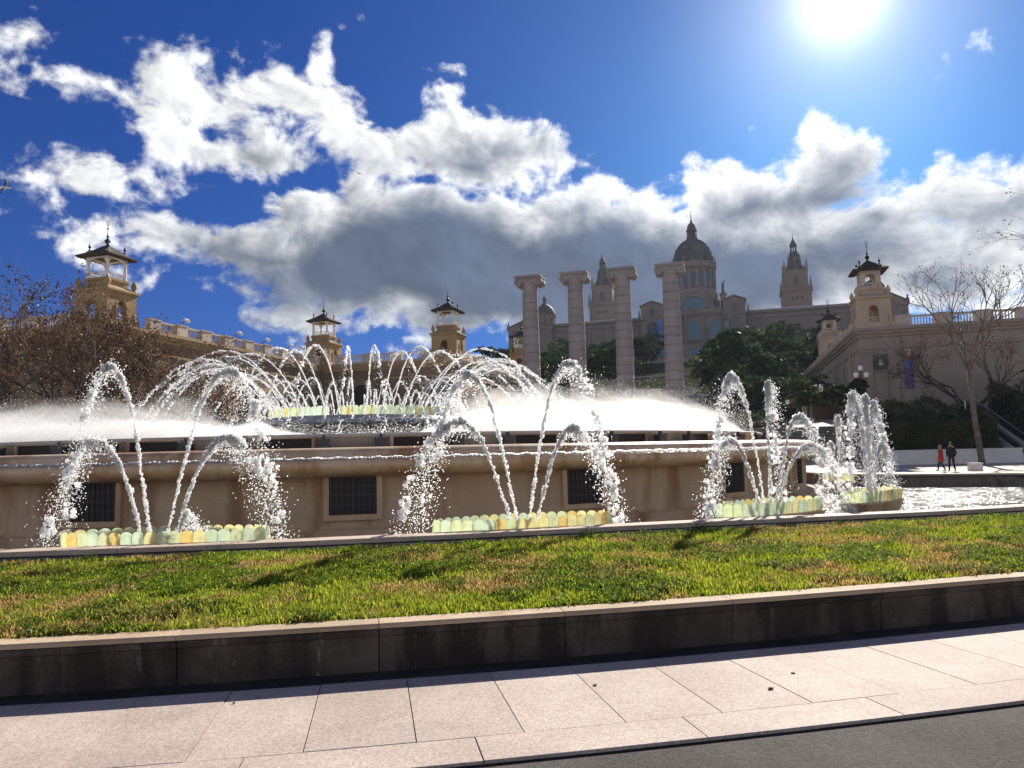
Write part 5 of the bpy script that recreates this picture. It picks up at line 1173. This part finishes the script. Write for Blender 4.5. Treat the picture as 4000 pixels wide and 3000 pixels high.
mist(13, 96, 10.2, 14.6, .75, .8, 33, 'dense white mist over the upper pool before the four columns')
mist(-88, 3, 9.0, 14.4, 1.25, .16, 25, 'thin veil of mist rising before the bare trees')
mist(17, 90, 9.0, 14.4, 1.4, .16, 37, 'thin veil of mist rising before the four columns')

# ------------------------------------------------------------------ people and gulls
M['skin'] = plain('skin', (.45, .28, .2), .6); M['black'] = plain('black cloth', (.015, .015, .018), .85); M['red'] = plain('red coat cloth', (.42, .045, .04), .85); M['navy'] = plain('dark blue cloth', (.03, .04, .08), .85); M['grey'] = plain('grey cloth', (.16, .16, .17), .85); M['hairdark'] = plain('dark hair', (.03, .02, .015), .7); M['hairgrey'] = plain('grey cap', (.2, .19, .18), .8); M['pale'] = plain('pale cloth', (.55, .52, .48), .85); M['gullw'] = plain('white feathers', (.75, .76, .78), .8); M['gullg'] = plain('grey feathers', (.12, .13, .16), .8)
def person(label, loc, rz, H, mats, stride=.0, coat=None, group=None, hat=None, arm=.1, sway=0.0):
    """mats: (top, trousers, shoes); body is one skinned surface"""
    J = {}; E_ = []; rad_ = {}
    def j(n, x, y, z, r, par=None):
        J[n] = len(J); co.append((x, y, z)); rad_[J[n]] = r if isinstance(r, tuple) else (r, r)
        if par: E_.append((J[par], J[n]))
    co = []
    j('pelvis', 0, 0, .95, (.15, .115)); j('spine', 0, .01, 1.14, (.14, .105), 'pelvis'); j('chest', 0, .01, 1.34, (.165, .115), 'spine'); j('neck', 0, .0, 1.5, .058, 'chest'); j('chin', 0, .03, 1.57, (.068, .08), 'neck'); j('head', 0, .02, 1.66, (.08, .098), 'chin'); j('crown', 0, .0, 1.735, (.06, .07), 'head'); j('nose', 0, .125, 1.64, .012, 'head')
    for s, n in ((-1, 'l'), (1, 'r')):
        st = stride*s; kb = .06 + max(0, -st)*.25
        j('hip'+n, s*.095, 0, .9, .098, 'pelvis'); j('knee'+n, s*.1, st*.5+kb*.6, .5, .074, 'hip'+n); j('ankle'+n, s*.1, st, .095+max(0, -st)*.12, .055, 'knee'+n); j('heel'+n, s*.1, st-.03, .045+max(0, -st)*.1, .04, 'ankle'+n); j('toe'+n, s*.115, st+.17, .035, .034, 'heel'+n)
        sw = -st*.55*(1 if sway == 0 else sway)
        j('shoulder'+n, s*.18, 0, 1.43, .075, 'chest'); j('elbow'+n, s*(.23+arm*.4), sw*.5-.04, 1.15, .058, 'shoulder'+n); j('wrist'+n, s*(.23+arm*.3), sw+.06, .92, .031, 'elbow'+n); j('palm'+n, s*(.23+arm*.28), sw+.08, .845, (.022, .036), 'wrist'+n)
        for k in range(4):
            a = 'f%d%s' % (k, n); L = (.06, .07, .066, .05)[k]; y = sw+.055+.02*k
            j(a, s*(.23+arm*.28), y, .80, .0095, 'palm'+n); j(a+'b', s*(.22+arm*.28), y+.012, .80-L*.6, .008, a); j(a+'c', s*(.205+arm*.28), y+.016, .80-L, .0065, a+'b')
        j('t'+n, s*(.215+arm*.28), sw+.12, .86, .011, 'wrist'+n); j('t2'+n, s*(.205+arm*.28), sw+.135, .815, .009, 't'+n)
    me = bpy.data.meshes.new('body'); me.from_pydata(co, E_, []); o = bpy.data.objects.new('tmp', me); col.objects.link(o)
    sm = o.modifiers.new('s', 'SKIN'); sm.use_smooth_shade = True; o.modifiers.new('u', 'SUBSURF').levels = 1
    sv = me.skin_vertices[0].data
    for i, r_ in rad_.items(): sv[i].radius = r_; sv[i].use_root = (i == 0)
    bpy.context.view_layer.update(); ev = o.evaluated_get(bpy.context.evaluated_depsgraph_get()); m2 = bpy.data.meshes.new_from_object(ev); bpy.data.objects.remove(o)
    m2.name = 'body'; m2.materials.clear()
    for k in (mats[0], mats[1], mats[2], 'skin'): m2.materials.append(M[k])
    for p_ in m2.polygons:
        c_ = p_.center; z = c_.z
        p_.material_index = 3 if z > 1.5 or (z < .9 and abs(c_.x) > .2) else (0 if z > .93 or abs(c_.x) > .185 else (2 if z < .1 else 1)); p_.use_smooth = True
    t = thing('person', label, 'person', loc, rz, group); t.scale = (H/1.75,)*3
    link('body', m2, t)
    b = MB(); b.lathe([(.088, 1.62), (.1, 1.67), (.1, 1.71), (.085, 1.755), (.05, 1.78), (.005, 1.79)], 14, 0, -.012, 0, 1, 1.12); b.build('hair', M[hat or 'hairdark'], t, True)
    if coat: b = MB(); b.lathe([(.07, 1.5), (.17, 1.44), (.2, 1.36), (.19, 1.15), (.22, .95), (.27, .66), (.26, .655), (.1, .7)], 18, 0, 0, 0, 1.05, .8); b.build('coat', M[coat], t, True)
    else: b = MB(); b.lathe([(.07, 1.5), (.17, 1.45), (.215, 1.36), (.205, 1.15), (.2, .98), (.205, .86), (.19, .855), (.1, .88)], 18, 0, 0, 0, 1.0, .78); b.build('jacket', M[mats[0]], t, True)
    return t
person('man in a black jacket and dark trousers walking beside the red coat', AX(26.6, 23.7, 0), AXR + R(140), 1.68, ('black', 'black', 'black'), .16, None, 'couple strolling on the pavement', None, .18)
person('woman in a knee length red coat walking on the far pavement', AX(26.1, 24.0, 0), AXR + R(75), 1.54, ('red', 'navy', 'black'), .22, 'red', 'couple strolling on the pavement', 'hairgrey')
person('person in dark clothes walking behind the tall narrow jets', AX(22.9, 39.1, 0), AXR + R(90), 1.72, ('grey', 'black', 'black'), .3)
person('person in a dark jacket standing on the upper landing by the columns', AX(23.1, 88, 5.75), AXR + R(180), 1.72, ('black', 'grey', 'black'), .1, None, 'pair on the landing')
person('person in grey beside another on the upper landing', AX(24.0, 87.5, 5.75), AXR + R(160), 1.7, ('grey', 'black', 'black'), .14, None, 'pair on the landing')
person('person in black riding the outdoor escalator', AX(35.6, 46.6, 2.25), AXR + R(200), 1.75, ('black', 'black', 'black'), .05)
pp = person('tiny visitor standing at the museum terrace balustrade', AX(-2.5, 278.2, 36.6), AXR, 1.8, ('pale', 'navy', 'black'), .1, None, 'visitors on the museum terrace')
for k, (u, c_) in enumerate(((1.5, 0), (5.6, 1), (6.6, 0), (10.5, 1), (-14, 0), (-12.5, 1))):
    o = copy_tree(pp); o.location = AX(u, 278.2+.3*(k % 2), 36.6); o.rotation_euler = (0, 0, k*1.1)
def gull(label, loc, rot, s):
    t = thing('gull', label, 'bird', loc, 0, 'gulls in the sky'); t.rotation_euler = rot; t.scale = (s,)*3
    b = MB(Matrix.Rotation(math.pi/2, 4, 'Y')); b.lathe([(.005, -.3), (.03, -.26), (.05, -.18), (.075, -.05), (.07, .08), (.045, .2), (.03, .28), (.005, .34)], 10); b.build('body', M['gullw'], t, True)
    b = MB(); b.add([(-.28, -.03, 0), (-.46, -.09, .005), (-.46, .09, .005), (-.28, .03, 0), (-.3, 0, .02)], [(0, 1, 2, 3), (0, 4, 1), (3, 2, 4), (1, 4, 2)]); b.build('tail', M['gullw'], t)
    for sg in (-1, 1):
        P_ = [(.1, .05, .02, .16), (.14, .32, .12, .15), (.06, .55, .1, .11), (-.1, .78, .02, .02)]; vs = []
        for (x, y, z, c_) in P_: vs += [(x, sg*y, z+.012), (x-c_, sg*y, z), (x-c_*.4, sg*y, z-.012)]
        b = MB(); b.add(vs, [(i*3+k, (i+1)*3+k, (i+1)*3+(k+1) % 3, i*3+(k+1) % 3) for i in range(3) for k in range(3)]); b.build('wing', M['gullg'], t, True)
gull('dark winged gull gliding with steeply banked wings in clear blue sky', (-24.0, 35.67, 14.9), (R(50), 0, R(20)), .95)
gull('small distant gull gliding in front of a white cloud', (-20.05, 101.1, 40.0), (R(28), 0, R(60)), 1.15)


# ------------------------------------------------------------------ air
def hazemat(t, out):
    v = t.node('ShaderNodeVolumePrincipled'); v.inputs['Color'].default_value = (.72, .86, 1, 1); v.inputs['Anisotropy'].default_value = .1; v.inputs['Density'].default_value = .0001
    t.l.new(v.outputs[0], out.inputs['Volume'])
hm = mat('thin haze', hazemat); hm.cycles.homogeneous_volume = True
b = MB(); b.box(-620, 620, -170, 920, -1.2, 112); tag(b.build('haze', hm), 'thin bluish air between the fountain and the hill', 'haze', kind='stuff')
